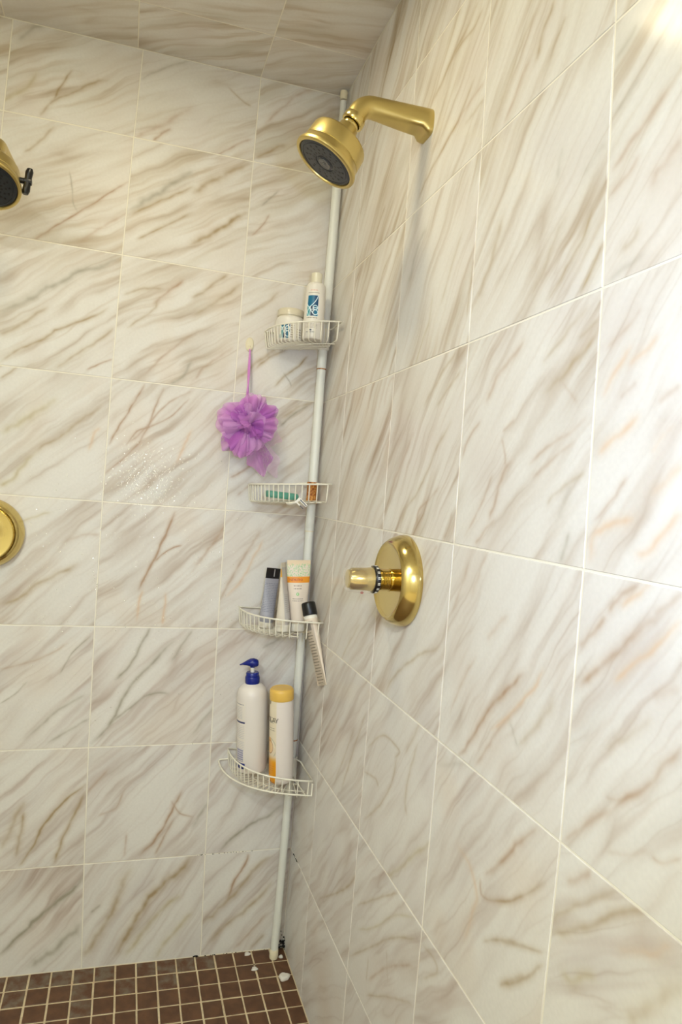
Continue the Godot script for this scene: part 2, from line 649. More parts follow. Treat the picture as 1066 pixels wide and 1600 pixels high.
func build_room() -> void:
	var rng := RandomNumberGenerator.new()
	rng.seed = 5
	# ---- back wall
	var wb := structure("wall_back", box_mesh(Vector3(-1.75, -0.05, -0.12), Vector3(0.12, 2.5, -0.0006)), M.grout)
	wb.set_meta("label", "back shower wall of veined cream marble tiles")
	for ci in 6:
		var shift := 0.0 if ci < 4 else 0.9028
		for ri in 8:
			var a := back_point(ci + 1, ri + 1)
			var b := back_point(ci, ri + 1)
			var c := back_point(ci, ri)
			var d := back_point(ci + 1, ri)
			var uv := func(p: Vector3) -> Vector2: return Vector2((p.x + shift + TEX_BACK_W) / TEX_BACK_W, (TEX_H - p.y) / TEX_H)
			part("tile", tile_mesh(a, b, c, d, Vector3(0, 0, 1), GROUT / 2, uv, rng.randf() * 0.0004), M.back, wb)
	# ---- right wall
	var wr := structure("wall_right", box_mesh(Vector3(0.0006, -0.05, -0.12), Vector3(0.12, 2.5, 3.5)), M.grout)
	wr.set_meta("label", "right shower wall of veined cream marble tiles")
	for ci in 7:
		var shift := 0.0 if ci < 5 else 0.93
		for ri in 8:
			var a := right_point(ci, ri + 1)
			var b := right_point(ci + 1, ri + 1)
			var c := right_point(ci + 1, ri)
			var d := right_point(ci, ri)
			var uv := func(p: Vector3) -> Vector2: return Vector2((p.z - shift) / TEX_RIGHT_W, (TEX_H - p.y) / TEX_H)
			part("tile", tile_mesh(a, b, c, d, Vector3(-1, 0, 0), GROUT / 2, uv, rng.randf() * 0.0004), M.right, wr)
	structure("trim_right", box_mesh(Vector3(-0.006, 0.0, 2.055), Vector3(0.002, 2.45, 3.5)), M.paint)
	# ---- ceiling
	var drop := Basis(Vector3(1, 0.0347, 0).normalized(), Vector3(-0.0347, 1, 0).normalized(), Vector3(0, 0, 1))
	var wc := structure("ceiling", box_mesh(Vector3(-1.8, 0.0006, -0.12), Vector3(0.12, 0.12, 3.5)), M.grout)
	wc.transform = Transform3D(drop, Vector3(0, 2.379, 0))
	wc.set_meta("label", "shower ceiling of veined marble tiles")
	for ci in 6:
		var shift := 0.0 if ci < 4 else 0.9028
		for ri in 7:
			var x0: float = COLS_BACK[ci + 1][0]
			var x1: float = COLS_BACK[ci][0]
			x0 = x0 + 0.012 if ci < 5 else x0
			x1 = x1 + 0.012 if ci > 0 else x1
			var z0: float = ZS_CEIL[ri]
			var z1: float = ZS_CEIL[ri + 1]
			var zs := 0.0 if ri < 2 else 0.307 * (ri - 1)
			var uv := func(p: Vector3) -> Vector2: return Vector2((p.x + shift + TEX_BACK_W) / TEX_BACK_W, (p.z - zs) / TEX_CEIL_D)
			part("tile", tile_mesh(Vector3(x0, 0, z0), Vector3(x1, 0, z0), Vector3(x1, 0, z1), Vector3(x0, 0, z1), Vector3(0, -1, 0), GROUT / 2, uv, rng.randf() * 0.0004), M.ceil, wc)
	# ---- the rest of the bathroom, behind the photographer and to the left
	var wl := structure("wall_left", box_mesh(Vector3(-1.75, -0.05, -0.12), Vector3(-1.6006, 2.5, 3.5)), M.grout)
	for ci in 7:
		var shift := 0.0 if ci < 5 else 0.93
		for ri in 8:
			var off := Vector3(-1.6, 0, 0)
			var a := right_point(ci + 1, ri + 1) + off
			var b := right_point(ci, ri + 1) + off
			var c := right_point(ci, ri) + off
			var d := right_point(ci + 1, ri) + off
			var uv := func(p: Vector3) -> Vector2: return Vector2((p.z - shift) / TEX_RIGHT_W, (TEX_H - p.y) / TEX_H)
			part("tile", tile_mesh(a, b, c, d, Vector3(1, 0, 0), GROUT / 2, uv, rng.randf() * 0.0004), M.right, wl)
	structure("wall_front", box_mesh(Vector3(-1.75, -0.05, 3.4), Vector3(0.12, 2.5, 3.55)), M.paint)
	build_floor()


func floor_y(x: float) -> float:
	return 0.032 - 0.037 * x


func build_floor() -> void:
	# brown mosaic, laid on a slight fall
	var tilt := Basis(Vector3(1, -0.037, 0).normalized(), Vector3(0.037, 1, 0).normalized(), Vector3(0, 0, 1))
	var fl := structure("floor", box_mesh(Vector3(-1.75, -0.1, -0.1), Vector3(0.1, -0.0012, 3.5)), M.mortar)
	fl.transform = Transform3D(tilt, Vector3(0, 0.032, 0))
	fl.set_meta("label", "shower floor of small square brown mosaic tiles with pale joints")
	var rng := RandomNumberGenerator.new()
	rng.seed = 21
	for i in 32:
		var x1 := 0.0 if i == 0 else -0.042 - 0.0505 * (i - 1)
		var x0 := -0.042 - 0.0505 * i
		for k in 9:
			var z0 := 0.0 if k == 0 else 0.0525 + 0.0545 * (k - 1)
			var z1 := 0.0525 + 0.0545 * k
			var j := Vector3(rng.randf_range(-1, 1), 0, rng.randf_range(-1, 1)) * 0.0006
			var off := Vector2(rng.randf(), rng.randf())
			# the tiles by the back wall on the left carry a grey film
			var film := clampf((-x0 - 0.2) * 3.0, 0.0, 1.0) * clampf(1.25 - k * 0.5, 0.0, 1.0)
			var m: Material = M.mosaic[rng.randi() % 3] if rng.randf() > film else M.filmed[rng.randi() % 2]
			var uv := func(p: Vector3) -> Vector2: return off + Vector2(p.x, p.z) * 4.0
			if k > 8:
				continue
			part("tile", tile_mesh(Vector3(x0, 0, z1) + j, Vector3(x1, 0, z1) + j, Vector3(x1, 0, z0) + j, Vector3(x0, 0, z0) + j, Vector3(0, 1, 0), 0.0022, uv, rng.randf() * 0.0005, 0.0008), m, fl)
	# the mosaic farther out, towards and behind the photographer, in one piece
	var st := SurfaceTool.new()
	st.begin(Mesh.PRIMITIVE_TRIANGLES)
	for i in 32:
		var x1 := 0.0 if i == 0 else -0.042 - 0.0505 * (i - 1)
		var x0 := -0.042 - 0.0505 * i
		for k in range(9, 32):
			var z0 := 0.0525 + 0.0545 * (k - 1)
			var off := Vector2(rng.randf(), rng.randf())
			var uv := func(p: Vector3) -> Vector2: return off + Vector2(p.x, p.z) * 4.0
			st.append_from(tile_mesh(Vector3(x0, 0, z0 + 0.0545), Vector3(x1, 0, z0 + 0.0545), Vector3(x1, 0, z0), Vector3(x0, 0, z0), Vector3(0, 1, 0), 0.0022, uv, rng.randf() * 0.0005, 0.0008), 0, Transform3D())
	var rest := part("mosaic_field", st.commit(), M.mosaic[0], fl)
	rest.set_meta("kind", "stuff")


# ------------------------------------------------------------------ brass fittings
# each fitting is built with its wall at x = 0 and the room towards +x
func out_of_right(at: Vector3) -> Transform3D:
	return Transform3D(Basis(Vector3(-1, 0, 0), Vector3(0, 1, 0), Vector3(0, 0, -1)), at)


func out_of_back(at: Vector3) -> Transform3D:
	return Transform3D(Basis(Vector3(0, 0, 1), Vector3(0, 1, 0), Vector3(-1, 0, 0)), at)


func arm_ring(at: Vector3, t: Vector3, w: float, h: float, flat: float) -> PackedVector3Array:
	# a section with a round top and, as flat goes to 1, a flat underside with firm edges
	var side := Vector3(0, 0, 1)
	var up := side.cross(t).normalized()
	var ring := PackedVector3Array()
	for k in 40:
		var a := -TAU * k / 40.0
		var e := lerpf(1.0, 0.42, flat) if sin(a) < 0.0 else lerpf(1.0, 0.85, flat)
		var cx := signf(cos(a)) * pow(absf(cos(a)), e)
		var cy := signf(sin(a)) * pow(absf(sin(a)), e)
		ring.append(at + side * cx * w * 0.5 + up * cy * h * 0.5)
	return ring


func shower(label: String, place: Transform3D, tilt: Vector3, levered: bool) -> void:
	var t := thing("wall_shower", label, "shower head", Vector3.ZERO, "brass shower heads")
	t.transform = place
	var n := tilt.normalized()
	var end := Vector3(0.1461, -0.0285, 0)
	# the spout-like arm: widest and cut off flat at the wall
	var rings := []
	var secs := [[0.0, 0.054, 0.052, 1.0, -0.005], [0.006, 0.0545, 0.052, 1.0, -0.005], [0.012, 0.0535, 0.050, 1.0, -0.004], [0.019, 0.048, 0.042, 1.0, 0.0], [0.05, 0.045, 0.040, 0.9, 0.0], [0.085, 0.041, 0.038, 0.6, 0.0], [0.104, 0.039, 0.0375, 0.3, 0.0]]
	for s in secs:
		rings.append(arm_ring(Vector3(s[0], s[4], 0), Vector3(1, 0, 0), s[1], s[2], s[3]))
	var c0 := Vector3(0.108, 0, 0)
	var c1 := end - n * 0.002
	var knee := Vector3(0.136, 0.001, 0)
	for k in 10:
		var f := float(k) / 9.0
		var p := c0.lerp(knee, f).lerp(knee.lerp(c1, f), f)
		var d := (knee - c0).lerp(c1 - knee, f).normalized()
		rings.append(arm_ring(p, d, lerpf(0.039, 0.037, f), lerpf(0.0375, 0.037, f), lerpf(0.25, 0.0, minf(1.0, f * 2.0))))
	part("arm", loft(rings), M.brushed, t)
	# everything beyond the arm turns about the axis of the spray
	var b := along(n, Vector3(0, 0, 1))
	var head := Transform3D(b, end)
	var collar := part("collar", lathe([Vector2(0.012, -0.004), Vector2(0.0198, -0.004), Vector2(0.0208, -0.002), Vector2(0.0208, 0.008), Vector2(0.0198, 0.0095), Vector2(0.0165, 0.0095), Vector2(0.0155, 0.006)], 40), M.brass, t)
	collar.transform = head
	var ball := SphereMesh.new()
	ball.radius = 0.0152
	ball.height = 0.0304
	var bj := part("ball_joint", ball, M.brass, t)
	bj.transform = head.translated_local(Vector3(0, 0.014, 0))
	var neck := part("neck", lathe([Vector2(0.0, 0.018), Vector2(0.0165, 0.018), Vector2(0.0185, 0.020), Vector2(0.019, 0.031), Vector2(0.022, 0.035), Vector2(0.025, 0.043), Vector2(0.022, 0.05)], 40), M.brushed, t)
	neck.transform = head
	var body := part("body", lathe([Vector2(0.0, 0.044), Vector2(0.03, 0.0442), Vector2(0.046, 0.0455), Vector2(0.0525, 0.049), Vector2(0.0545, 0.053), Vector2(0.056, 0.079), Vector2(0.0553, 0.0795), Vector2(0.0553, 0.0803), Vector2(0.0562, 0.081), Vector2(0.0575, 0.087), Vector2(0.0605, 0.092), Vector2(0.0618, 0.0955), Vector2(0.0612, 0.0992), Vector2(0.0585, 0.1012), Vector2(0.0548, 0.1008), Vector2(0.0535, 0.0985), Vector2(0.0535, 0.095)], 72), M.brushed, t)
	body.transform = head
	var face := part("spray_face", lathe([Vector2(0.0536, 0.096), Vector2(0.0528, 0.0988), Vector2(0.048, 0.0996), Vector2(0.0475, 0.0988), Vector2(0.0455, 0.0988), Vector2(0.045, 0.0996), Vector2(0.028, 0.1), Vector2(0.0195, 0.1), Vector2(0.0185, 0.0985), Vector2(0.0165, 0.0985), Vector2(0.0155, 0.1), Vector2(0.0, 0.1003)], 64), M.dark, t)
	face.transform = head
	var btn := part("centre_button", lathe([Vector2(0.0125, 0.0995), Vector2(0.0122, 0.1018), Vector2(0.0085, 0.1026), Vector2(0.007, 0.1018), Vector2(0.004, 0.1018), Vector2(0.003, 0.1032), Vector2(0.0, 0.1034)], 32), M.button, t)
	btn.transform = head
	btn.set_meta("label", "clear grey centre button")
	var st := SurfaceTool.new()
	st.begin(Mesh.PRIMITIVE_TRIANGLES)
	var hole := lathe([Vector2(0.0025, 0.0), Vector2(0.0025, 0.0006), Vector2(0.0014, 0.0008), Vector2(0.0, 0.0005)], 12)
	for ring in [[0.0385, 16, 0.0], [0.0315, 16, 0.2], [0.0235, 18, 0.1]]:
		for k in ring[1]:
			var a: float = TAU * (k + ring[2]) / ring[1]
			st.append_from(hole, 0, Transform3D(Basis(), Vector3(cos(a) * ring[0], 0.0996, sin(a) * ring[0])))
	var holes := part("spray_nozzle", st.commit(), M.black, t)
	holes.transform = head
	holes.set_meta("kind", "stuff")
	if levered:
		# a black winged knob on the side of the body
		var root := head * Vector3(0, 0.066, 0) + Vector3(0, 0, -0.056)
		var kb := Basis(Vector3(0, 1, 0), Vector3(0, 0, -1), Vector3(-1, 0, 0))
		var k := part("adjusting_knob", lathe([Vector2(0.006, -0.004), Vector2(0.006, 0.008), Vector2(0.0075, 0.009), Vector2(0.0078, 0.020), Vector2(0.0065, 0.0225), Vector2(0.0, 0.023)], 20), M.black, t)
		k.transform = Transform3D(kb, root)
		k.set_meta("label", "black winged knob")
		var wing := []
		for i in 9:
			var f := -1.0 + i / 4.0
			var half := 0.0068 + 0.0028 * f * f - 0.004 * pow(absf(f), 8.0)
			var ring := PackedVector3Array()
			for q in 12:
				var a := TAU * q / 12.0
				ring.append(Vector3(f * 0.027, 0.0145 + (0.003 * f) + cos(a) * half, sin(a) * half * 1.1))
			wing.append(ring)
		part("wing", loft(wing), M.black, k)


func valve(label: String, place: Transform3D, screwed: bool) -> void:
	var t := thing("shower_valve", label, "shower valve", Vector3.ZERO, "brass shower valves")
	t.transform = place
	var b := Transform3D(along(Vector3(1, 0, 0), Vector3(0, 0, 1)), Vector3.ZERO)
	var plate := part("escutcheon", lathe([Vector2(0.0815, 0.0), Vector2(0.0838, 0.002), Vector2(0.0842, 0.006), Vector2(0.0832, 0.012), Vector2(0.0808, 0.019), Vector2(0.0775, 0.026), Vector2(0.0735, 0.0315), Vector2(0.0705, 0.0345), Vector2(0.0685, 0.0353), Vector2(0.0668, 0.0345), Vector2(0.0655, 0.0335), Vector2(0.06, 0.0325), Vector2(0.03, 0.0315), Vector2(0.0, 0.0315)], 96), M.polished, t)
	plate.transform = b
	if screwed:
		for s in [-1.0, 1.0]:
			var sc := part("screw", lathe([Vector2(0.0042, 0.031), Vector2(0.0042, 0.0325), Vector2(0.0036, 0.0332), Vector2(0.0026, 0.0332), Vector2(0.002, 0.0318), Vector2(0.0, 0.0318)], 20), M.bronze, t)
			sc.transform = Transform3D(b.basis, Vector3(0, -0.002, 0.0275 * s))
	var prof := [Vector2(0.021, 0.030), Vector2(0.021, 0.033), Vector2(0.0185, 0.034)]
	for k in 6:
		var y := 0.0345 + k * 0.0028
		prof.append(Vector2(0.0192, y))
		prof.append(Vector2(0.0202, y + 0.001))
		prof.append(Vector2(0.0192, y + 0.002))
		prof.append(Vector2(0.0185, y + 0.0022))
	prof.append(Vector2(0.0195, 0.0525))
	prof.append(Vector2(0.0215, 0.0545))
	prof.append(Vector2(0.0, 0.055))
	var stem := part("stem", lathe(prof, 48), M.polished, t)
	stem.transform = b
	var dial := part("dial_ring", lathe([Vector2(0.0, 0.0545), Vector2(0.0238, 0.0548), Vector2(0.0252, 0.056), Vector2(0.0252, 0.0625), Vector2(0.0238, 0.064), Vector2(0.0, 0.064)], 48), M.black, t)
	dial.transform = b
	dial.set_meta("label", "black dial ring with white marks")
	var st := SurfaceTool.new()
	st.begin(Mesh.PRIMITIVE_TRIANGLES)
	for k in 15:
		var a := TAU * k / 15.0
		for off in [-0.05, 0.05]:
			var r := Basis(Vector3(0, 1, 0), a + off)
			var mark := SurfaceTool.new()
			mark.begin(Mesh.PRIMITIVE_TRIANGLES)
			box_into(mark, Vector3(-0.0006, 0.057, 0.025), Vector3(0.0006, 0.0615, 0.0256))
			mark.generate_normals()
			st.append_from(mark.commit(), 0, Transform3D(r, Vector3.ZERO))
	var marks := part("dial_marks", st.commit(), M.white, t)
	marks.transform = b
	marks.set_meta("kind", "stuff")
	# the knob: clear fluted plastic round a golden core
	var rings := []
	var steps := [[0.064, 0.0225], [0.066, 0.0255], [0.075, 0.0262], [0.095, 0.0245], [0.108, 0.0235], [0.112, 0.022], [0.1145, 0.019]]
	for s in steps:
		var ring := PackedVector3Array()
		for k in 80:
			var a := -TAU * k / 80.0
			var r: float = s[1] * (1.0 - 0.035 * pow(absf(sin(a * 5.0)), 3.0))
			ring.append(Vector3(cos(a) * r, s[0], sin(a) * r))
		rings.append(ring)
	var knob := part("knob", loft(rings), M.clear, t)
	knob.transform = b
	knob.set_meta("label", "clear fluted knob with a golden core")
	part("core", lathe([Vector2(0.0, 0.0645), Vector2(0.0218, 0.0648), Vector2(0.0218, 0.07), Vector2(0.0208, 0.075), Vector2(0.0196, 0.104), Vector2(0.0165, 0.1075), Vector2(0.0165, 0.111), Vector2(0.012, 0.1128), Vector2(0.0, 0.1128)], 20), M.polished, knob)
	var dot := SphereMesh.new()
	dot.radius = 0.0032
	dot.height = 0.004
	var dm := part("hot_mark", dot, M.red, t)
	dm.position = Vector3(0.08, -0.0253, 0.004)


func build_fittings() -> void:
	shower("brass shower head with dark spray face on the right wall above the caddy pole", out_of_right(Vector3(0, 2.011, 0.582)), Vector3(0.478, -0.874, 0.082), false)
	shower("brass shower head with a black winged knob, cut by the left edge of the photo", out_of_back(Vector3(-0.811, 1.999, 0)), Vector3(0.50, -0.86, -0.03), true)
	valve("round brass shower valve with clear fluted knob on the right wall", out_of_right(Vector3(0, 1.149, 0.632)), false)
	valve("round brass shower valve plate on the back wall, cut by the left edge", out_of_back(Vector3(-0.806, 1.148, 0)), true)


# ------------------------------------------------------------------ the corner caddy
const POLE := [Vector3(-0.0365, 0.034, 0.0375), Vector3(-0.030, 0.32, 0.0372), Vector3(-0.0245, 0.75, 0.037), Vector3(-0.0235, 1.2, 0.037), Vector3(-0.0225, 1.63, 0.036), Vector3(-0.0165, 2.1, 0.035), Vector3(-0.0155, 2.345, 0.034)]


func pole_at(y: float) -> Vector3:
	var path := smooth_path(POLE, 8)
	for i in path.size() - 1:
		if y <= path[i + 1].y:
			return path[i].lerp(path[i + 1], clampf((y - path[i].y) / (path[i + 1].y - path[i].y), 0.0, 1.0))
	return path[path.size() - 1]


func pole_run(y0: float, y1: float) -> Array:
	var out := []
	for i in 13:
		out.append(pole_at(lerpf(y0, y1, i / 12.0)))
	return out


# k: height at the corner, rise per metre to the left, reach to the left, reach along the right wall
func rim_point(k: Dictionary, th: float, inset := 0.0, drop := 0.0) -> Vector3:
	var x: float = -0.011 - (k.a - 0.011 - inset) * pow(cos(th), 0.75)
	var z: float = 0.009 + (k.b - 0.009 - inset) * pow(sin(th), 0.75)
	return Vector3(x, k.y + k.rise * -x - drop, z)


func wire(called: String, pts: Array, r: float, parent: Node3D, closed := false) -> MeshInstance3D:
	return part(called, tube(pts, r, 8, closed), M.wire, parent)


func basket(caddy: Node3D, label: String, k: Dictionary) -> Node3D:
	var o := Node3D.new()
	o.name = "basket"
	caddy.add_child(o, true)
	o.set_meta("label", label)
	var depth: float = k.depth
	var rim := []
	var pc := pole_at(k.y)
	for i in 25:
		rim.append(rim_point(k, PI / 2 * i / 24.0))
	# the rim runs back along both walls to the pole
	var full := rim.duplicate()
	full.append(Vector3(-0.009, k.y, pc.z + 0.03))
	full.append(Vector3(pc.x + 0.008, k.y + 0.001, pc.z + 0.0145))
	full.append(Vector3(pc.x - 0.0145, k.y + 0.001, pc.z - 0.008))
	full.append(Vector3(pc.x - 0.04, k.y + k.rise * 0.06, 0.0042))
	wire("rim", full, 0.0021, o, true)
	var n: int = k.n
	for i in n:
		var th := PI / 2 * (0.012 + 0.976 * i / (n - 1.0))
		var top := rim_point(k, th)
		var low := rim_point(k, th, k.inset, depth - 0.009)
		var floor_p := rim_point(k, th, k.inset + 0.011, depth)
		var hub := Vector3(pc.x, floor_p.y, pc.z)
		var d := (floor_p - hub)
		var near := hub + d.normalized() * 0.0165
		near.y = k.y + k.rise * -near.x - depth
		var bend := []
		bend.append(top)
		bend.append(low)
		for q in 4:
			var f := (q + 1) / 5.0
			var c := rim_point(k, th, k.inset, depth)
			bend.append(low.lerp(c, f).lerp(c.lerp(floor_p, f), f))
		bend.append(floor_p)
		if not (k.has("gap") and th > k.gap):
			bend.append(near)
		wire("wire", bend, 0.0015 if i > 0 and i < n - 1 else 0.0018, o)
	# cross wires of the floor
	for f in [0.45, 0.75]:
		var arc := []
		for i in 17:
			var th := PI / 2 * i / 16.0 * (0.85 if k.has("gap") else 1.0)
			var e := rim_point(k, th, k.inset + 0.011, depth + 0.0022)
			var c := Vector3(pc.x, e.y, pc.z).lerp(e, f)
			c.y = k.y + k.rise * -c.x - depth - 0.0022
			c.x = minf(c.x, -0.006)
			c.z = maxf(c.z, 0.006)
			arc.append(c)
		wire("cross_wire", arc, 0.0013, o)
	if k.has("guard"):
		# a low wire fender round the lowest basket
		var g: Dictionary = k.duplicate()
		g.a = k.guard
		g.y = k.y - 0.036
		var ring := []
		for i in 25:
			ring.append(rim_point(g, PI / 2 * i / 24.0))
		ring.push_front(Vector3(-k.guard + 0.004, ring[0].y + 0.003, 0.006))
		ring.push_front(Vector3(-k.guard + 0.035, ring[0].y + 0.0015, 0.006))
		ring.push_front(Vector3(pc.x - 0.02, g.y + 0.004, 0.012))
		ring.append(rim_point(k, PI / 2) + Vector3(0, -0.006, 0.001))
		wire("fender", ring, 0.0021, o)
	var sleeve := part("clamp", lathe([Vector2(0.0124, -depth - 0.008), Vector2(0.0155, -depth - 0.007), Vector2(0.0158, -depth + 0.004), Vector2(0.0148, -depth + 0.006), Vector2(0.0148, -0.008), Vector2(0.0155, -0.007), Vector2(0.0155, 0.003), Vector2(0.0124, 0.004)], 28), M[k.clamp], o)
	sleeve.position = pc
	return o


const BASKETS := {
	"top": {"y": 1.735, "rise": -0.12, "a": 0.178, "b": 0.155, "depth": 0.045, "inset": 0.006, "n": 17, "clamp": "wire"},
	"soap": {"y": 1.3255, "rise": -0.075, "a": 0.192, "b": 0.168, "depth": 0.045, "inset": 0.004, "n": 17, "clamp": "rusty"},
	"tube": {"y": 0.977, "rise": 0.035, "a": 0.194, "b": 0.179, "depth": 0.045, "inset": 0.004, "n": 15, "clamp": "wire", "gap": 1.2},
	"low": {"y": 0.582, "rise": 0.115, "a": 0.197, "b": 0.192, "depth": 0.046, "inset": 0.005, "n": 17, "clamp": "wire", "guard": 0.219},
}


func build_caddy() -> void:
	M.wire = plain(Color(0.93, 0.91, 0.84), 0.4)
	M.pole = plain(Color(0.90, 0.90, 0.86), 0.35)
	var t := thing("shower_caddy", "white tension pole corner caddy with four wire baskets, standing in the shower corner", "shower caddy")
	var lower := part("pole", tube(pole_run(0.046, 0.632), 0.0104, 24), M.pole, t)
	part("pole", tube(pole_run(0.632, 1.197), 0.0108, 24), M.pole, t)
	part("pole", tube(pole_run(1.1985, 1.632), 0.0118, 24), M.pole, t)
	part("pole", tube(pole_run(1.6335, 2.20), 0.0124, 24), M.pole, t)
	part("pole", tube(pole_run(2.20, 2.352), 0.0085, 20), M.pole, t)
	var foot := part("foot", lathe([Vector2(0, -0.0095), Vector2(0.0112, -0.0095), Vector2(0.0122, -0.006), Vector2(0.0118, 0.014), Vector2(0.0104, 0.016)], 24), M.cream, t)
	foot.position = pole_at(0.034) + Vector3(0, 0.0095, 0)
	foot.set_meta("label", "cream rubber foot")
	var head := part("ceiling_pad", lathe([Vector2(0, 0.0), Vector2(0.0088, 0.0), Vector2(0.0098, 0.012), Vector2(0.0098, 0.0215), Vector2(0, 0.0215)], 24), M.cream, t)
	head.position = pole_at(2.345) + Vector3(0, 0.004, 0)
	for s in [[1.632, 0.0128], [0.632, 0.0118], [1.1975, 0.0119]]:
		var ring := part("joint", lathe([Vector2(s[1] - 0.002, -0.0016), Vector2(s[1], -0.0012), Vector2(s[1], 0.0012), Vector2(s[1] - 0.002, 0.0016)], 24), M.rusty if s[0] != 1.1975 else M.cream, t)
		ring.position = pole_at(s[0])
	basket(t, "topmost wire basket holding the jar and bottle", BASKETS.top)
	basket(t, "shallow wire basket holding soap and razor", BASKETS.soap)
	basket(t, "wire basket holding the tubes", BASKETS.tube)
	basket(t, "lowest wire basket with a fender wire, holding two bottles", BASKETS.low)


func basket_floor(k: Dictionary, x: float) -> float:
	return k.y + k.rise * -x - k.depth + 0.0017


# ------------------------------------------------------------------ bottles, jar and tubes
func painted(im: Image, rough: float) -> StandardMaterial3D:
	var m := StandardMaterial3D.new()
	m.albedo_texture = ImageTexture.create_from_image(im)
	m.roughness = rough
	m.texture_repeat = false
	return m


func sheet(w: int, h: int, c: Color) -> Image:
	var im := Image.create(w, h, false, Image.FORMAT_RGB8)
	im.fill(c)
	return im


# rows of small print: broken dashes the size of words
func print_rows(im: Image, x: int, y: int, w: int, rows: int, pitch: int, thick: int, c: Color, rng: RandomNumberGenerator) -> void:
	for r in rows:
		var at := x
		while at < x + w:
			var l := rng.randi_range(4, 16)
			l = mini(l, x + w - at)
			if l > 1:
				im.fill_rect(Rect2i(at, y + r * pitch, l, thick), c)
			at += l + rng.randi_range(2, 4)


# lettering laid round a bottle of radius r whose front faces local -x
func lettering(text: String, height: float, r: float, start: float, y: float, slant := 0.0, serif := false) -> ArrayMesh:
	var tm := TextMesh.new()
	var f := SystemFont.new()
	f.font_names = PackedStringArray(["Droid Serif" if serif else "Droid Sans"])
	tm.font = f
	tm.text = text
	tm.font_size = 64
	tm.pixel_size = height / 46.0
	tm.depth = 0.0
	tm.curve_step = 2.0
	var src := tm.get_mesh_arrays()
	var pos: PackedVector3Array = src[Mesh.ARRAY_VERTEX]
	var nor := PackedVector3Array()
	nor.resize(pos.size())
	var lo := 1e9
	for p in pos:
		lo = minf(lo, p.x)
	for i in pos.size():
		var x := (pos[i].x - lo) * 1.12
		var a := PI - (start + x / r)
		var d := Vector3(cos(a), 0, sin(a))
		nor[i] = d
		pos[i] = d * (r + 0.0003) + Vector3(0, y + pos[i].y + slant * x, 0)
	var idx: PackedInt32Array = src[Mesh.ARRAY_INDEX]
	return arrays(pos, nor, PackedVector2Array(), idx)


# the pattern of the blue panels: large overlapping letters in white line
func panel_color(u: float, v: float) -> Color:
	var c := Color(0.07, 0.42, 0.56)
	if v > 0.52 and u < 0.4:
		c = Color(0.20, 0.55, 0.58)
	if u > 0.36 and u < 0.68 and v > 0.52:
		c = Color(0.12, 0.20, 0.33)
	if v < 0.5 and u > 0.62:
		c = Color(0.10, 0.30, 0.45)
	var p := Vector2(u, v * 1.9)
	var white := 1e9
	# the long sweep and the x
	var prev := Vector2(0.97, 0.0)
	for i in range(1, 9):
		var t := i / 8.0
		var nx := Vector2(0.97, 0.0).lerp(Vector2(0.82, 0.62), t).lerp(Vector2(0.82, 0.62).lerp(Vector2(0.24, 1.08), t), t)
		white = minf(white, seg_dist(p, prev, nx))
		prev = nx
	white = minf(white, seg_dist(p, Vector2(0.0, 0.85), Vector2(0.62, 1.72)))
	white = minf(white, seg_dist(p, Vector2(0.24, 1.06), Vector2(0.0, 1.55)))
	white = minf(white, seg_dist(p, Vector2(0.04, 1.5), Vector2(0.2, 1.9)))
	white = minf(white, seg_dist(p, Vector2(0.32, 0.98), Vector2(0.32, 1.9)))
	white = minf(white, absf(p.distance_to(Vector2(0.76, 1.12)) - 0.2))
	white = minf(white, seg_dist(p, Vector2(0.58, 1.14), Vector2(0.96, 1.14)))
	white = minf(white, absf(p.distance_to(Vector2(0.78, 1.56)) - 0.22))
	white = minf(white, seg_dist(p, Vector2(0.38, 1.3), Vector2(0.6, 1.3)))
	return c.lerp(Color(0.9, 0.96, 0.97), clampf((0.042 - white) * 60.0, 0.0, 1.0))


func seg_dist(p: Vector2, a: Vector2, b: Vector2) -> float:
	var d := b - a
	return p.distance_to(a + d * clampf((p - a).dot(d) / d.length_squared(), 0.0, 1.0))


func lay_panel(im: Image, x: int, y: int, w: int, h: int, v0 := 0.0) -> void:
	im.fill_rect(Rect2i(x - 2, y - 2, w + 4, h + 4), Color(0.93, 0.96, 0.96))
	for j in h:
		for i in w:
			im.set_pixel(x + i, y + j, panel_color((i + 0.5) / w, v0 + (1.0 - v0) * (j + 0.5) / h))


# a squeeze tube standing on its cap: round below, pressed flat at the crimped top
func squeeze(length: float, r: float, flat_w: float, crimp := 0.01, from := 0.0) -> ArrayMesh:
	var rings := []
	var steps := 14
	for i in steps + 3:
		var f := minf(float(i) / steps, 1.0)
		var y := from + (length - from - crimp) * f
		if i > steps:
			y = length - crimp + crimp * (i - steps) / 2.0
		var hw := lerpf(r, flat_w / 2, smoothstep(0.0, 1.0, f))
		var hd := lerpf(r, 0.0012, pow(f, 1.15))
		var ring := PackedVector3Array()
		for k in 36:
			var a := -TAU * k / 36.0
			ring.append(Vector3(cos(a) * hw, y, sin(a) * hd))
		rings.append(ring)
	var low := PackedVector3Array()
	for p in rings[0]:
		low.append(Vector3(p.x * 0.8, from - 0.003, p.z * 0.8))
	rings.push_front(low)
	return loft(rings)


# places a thing whose y axis runs from one point to another, its front turned towards the given side
func stand(o: Node3D, foot: Vector3, top: Vector3, front: Vector3) -> void:
	var y := (top - foot).normalized()
	var x := y.cross(front).normalized()
	o.transform = Transform3D(Basis(x, y, x.cross(y)), foot)


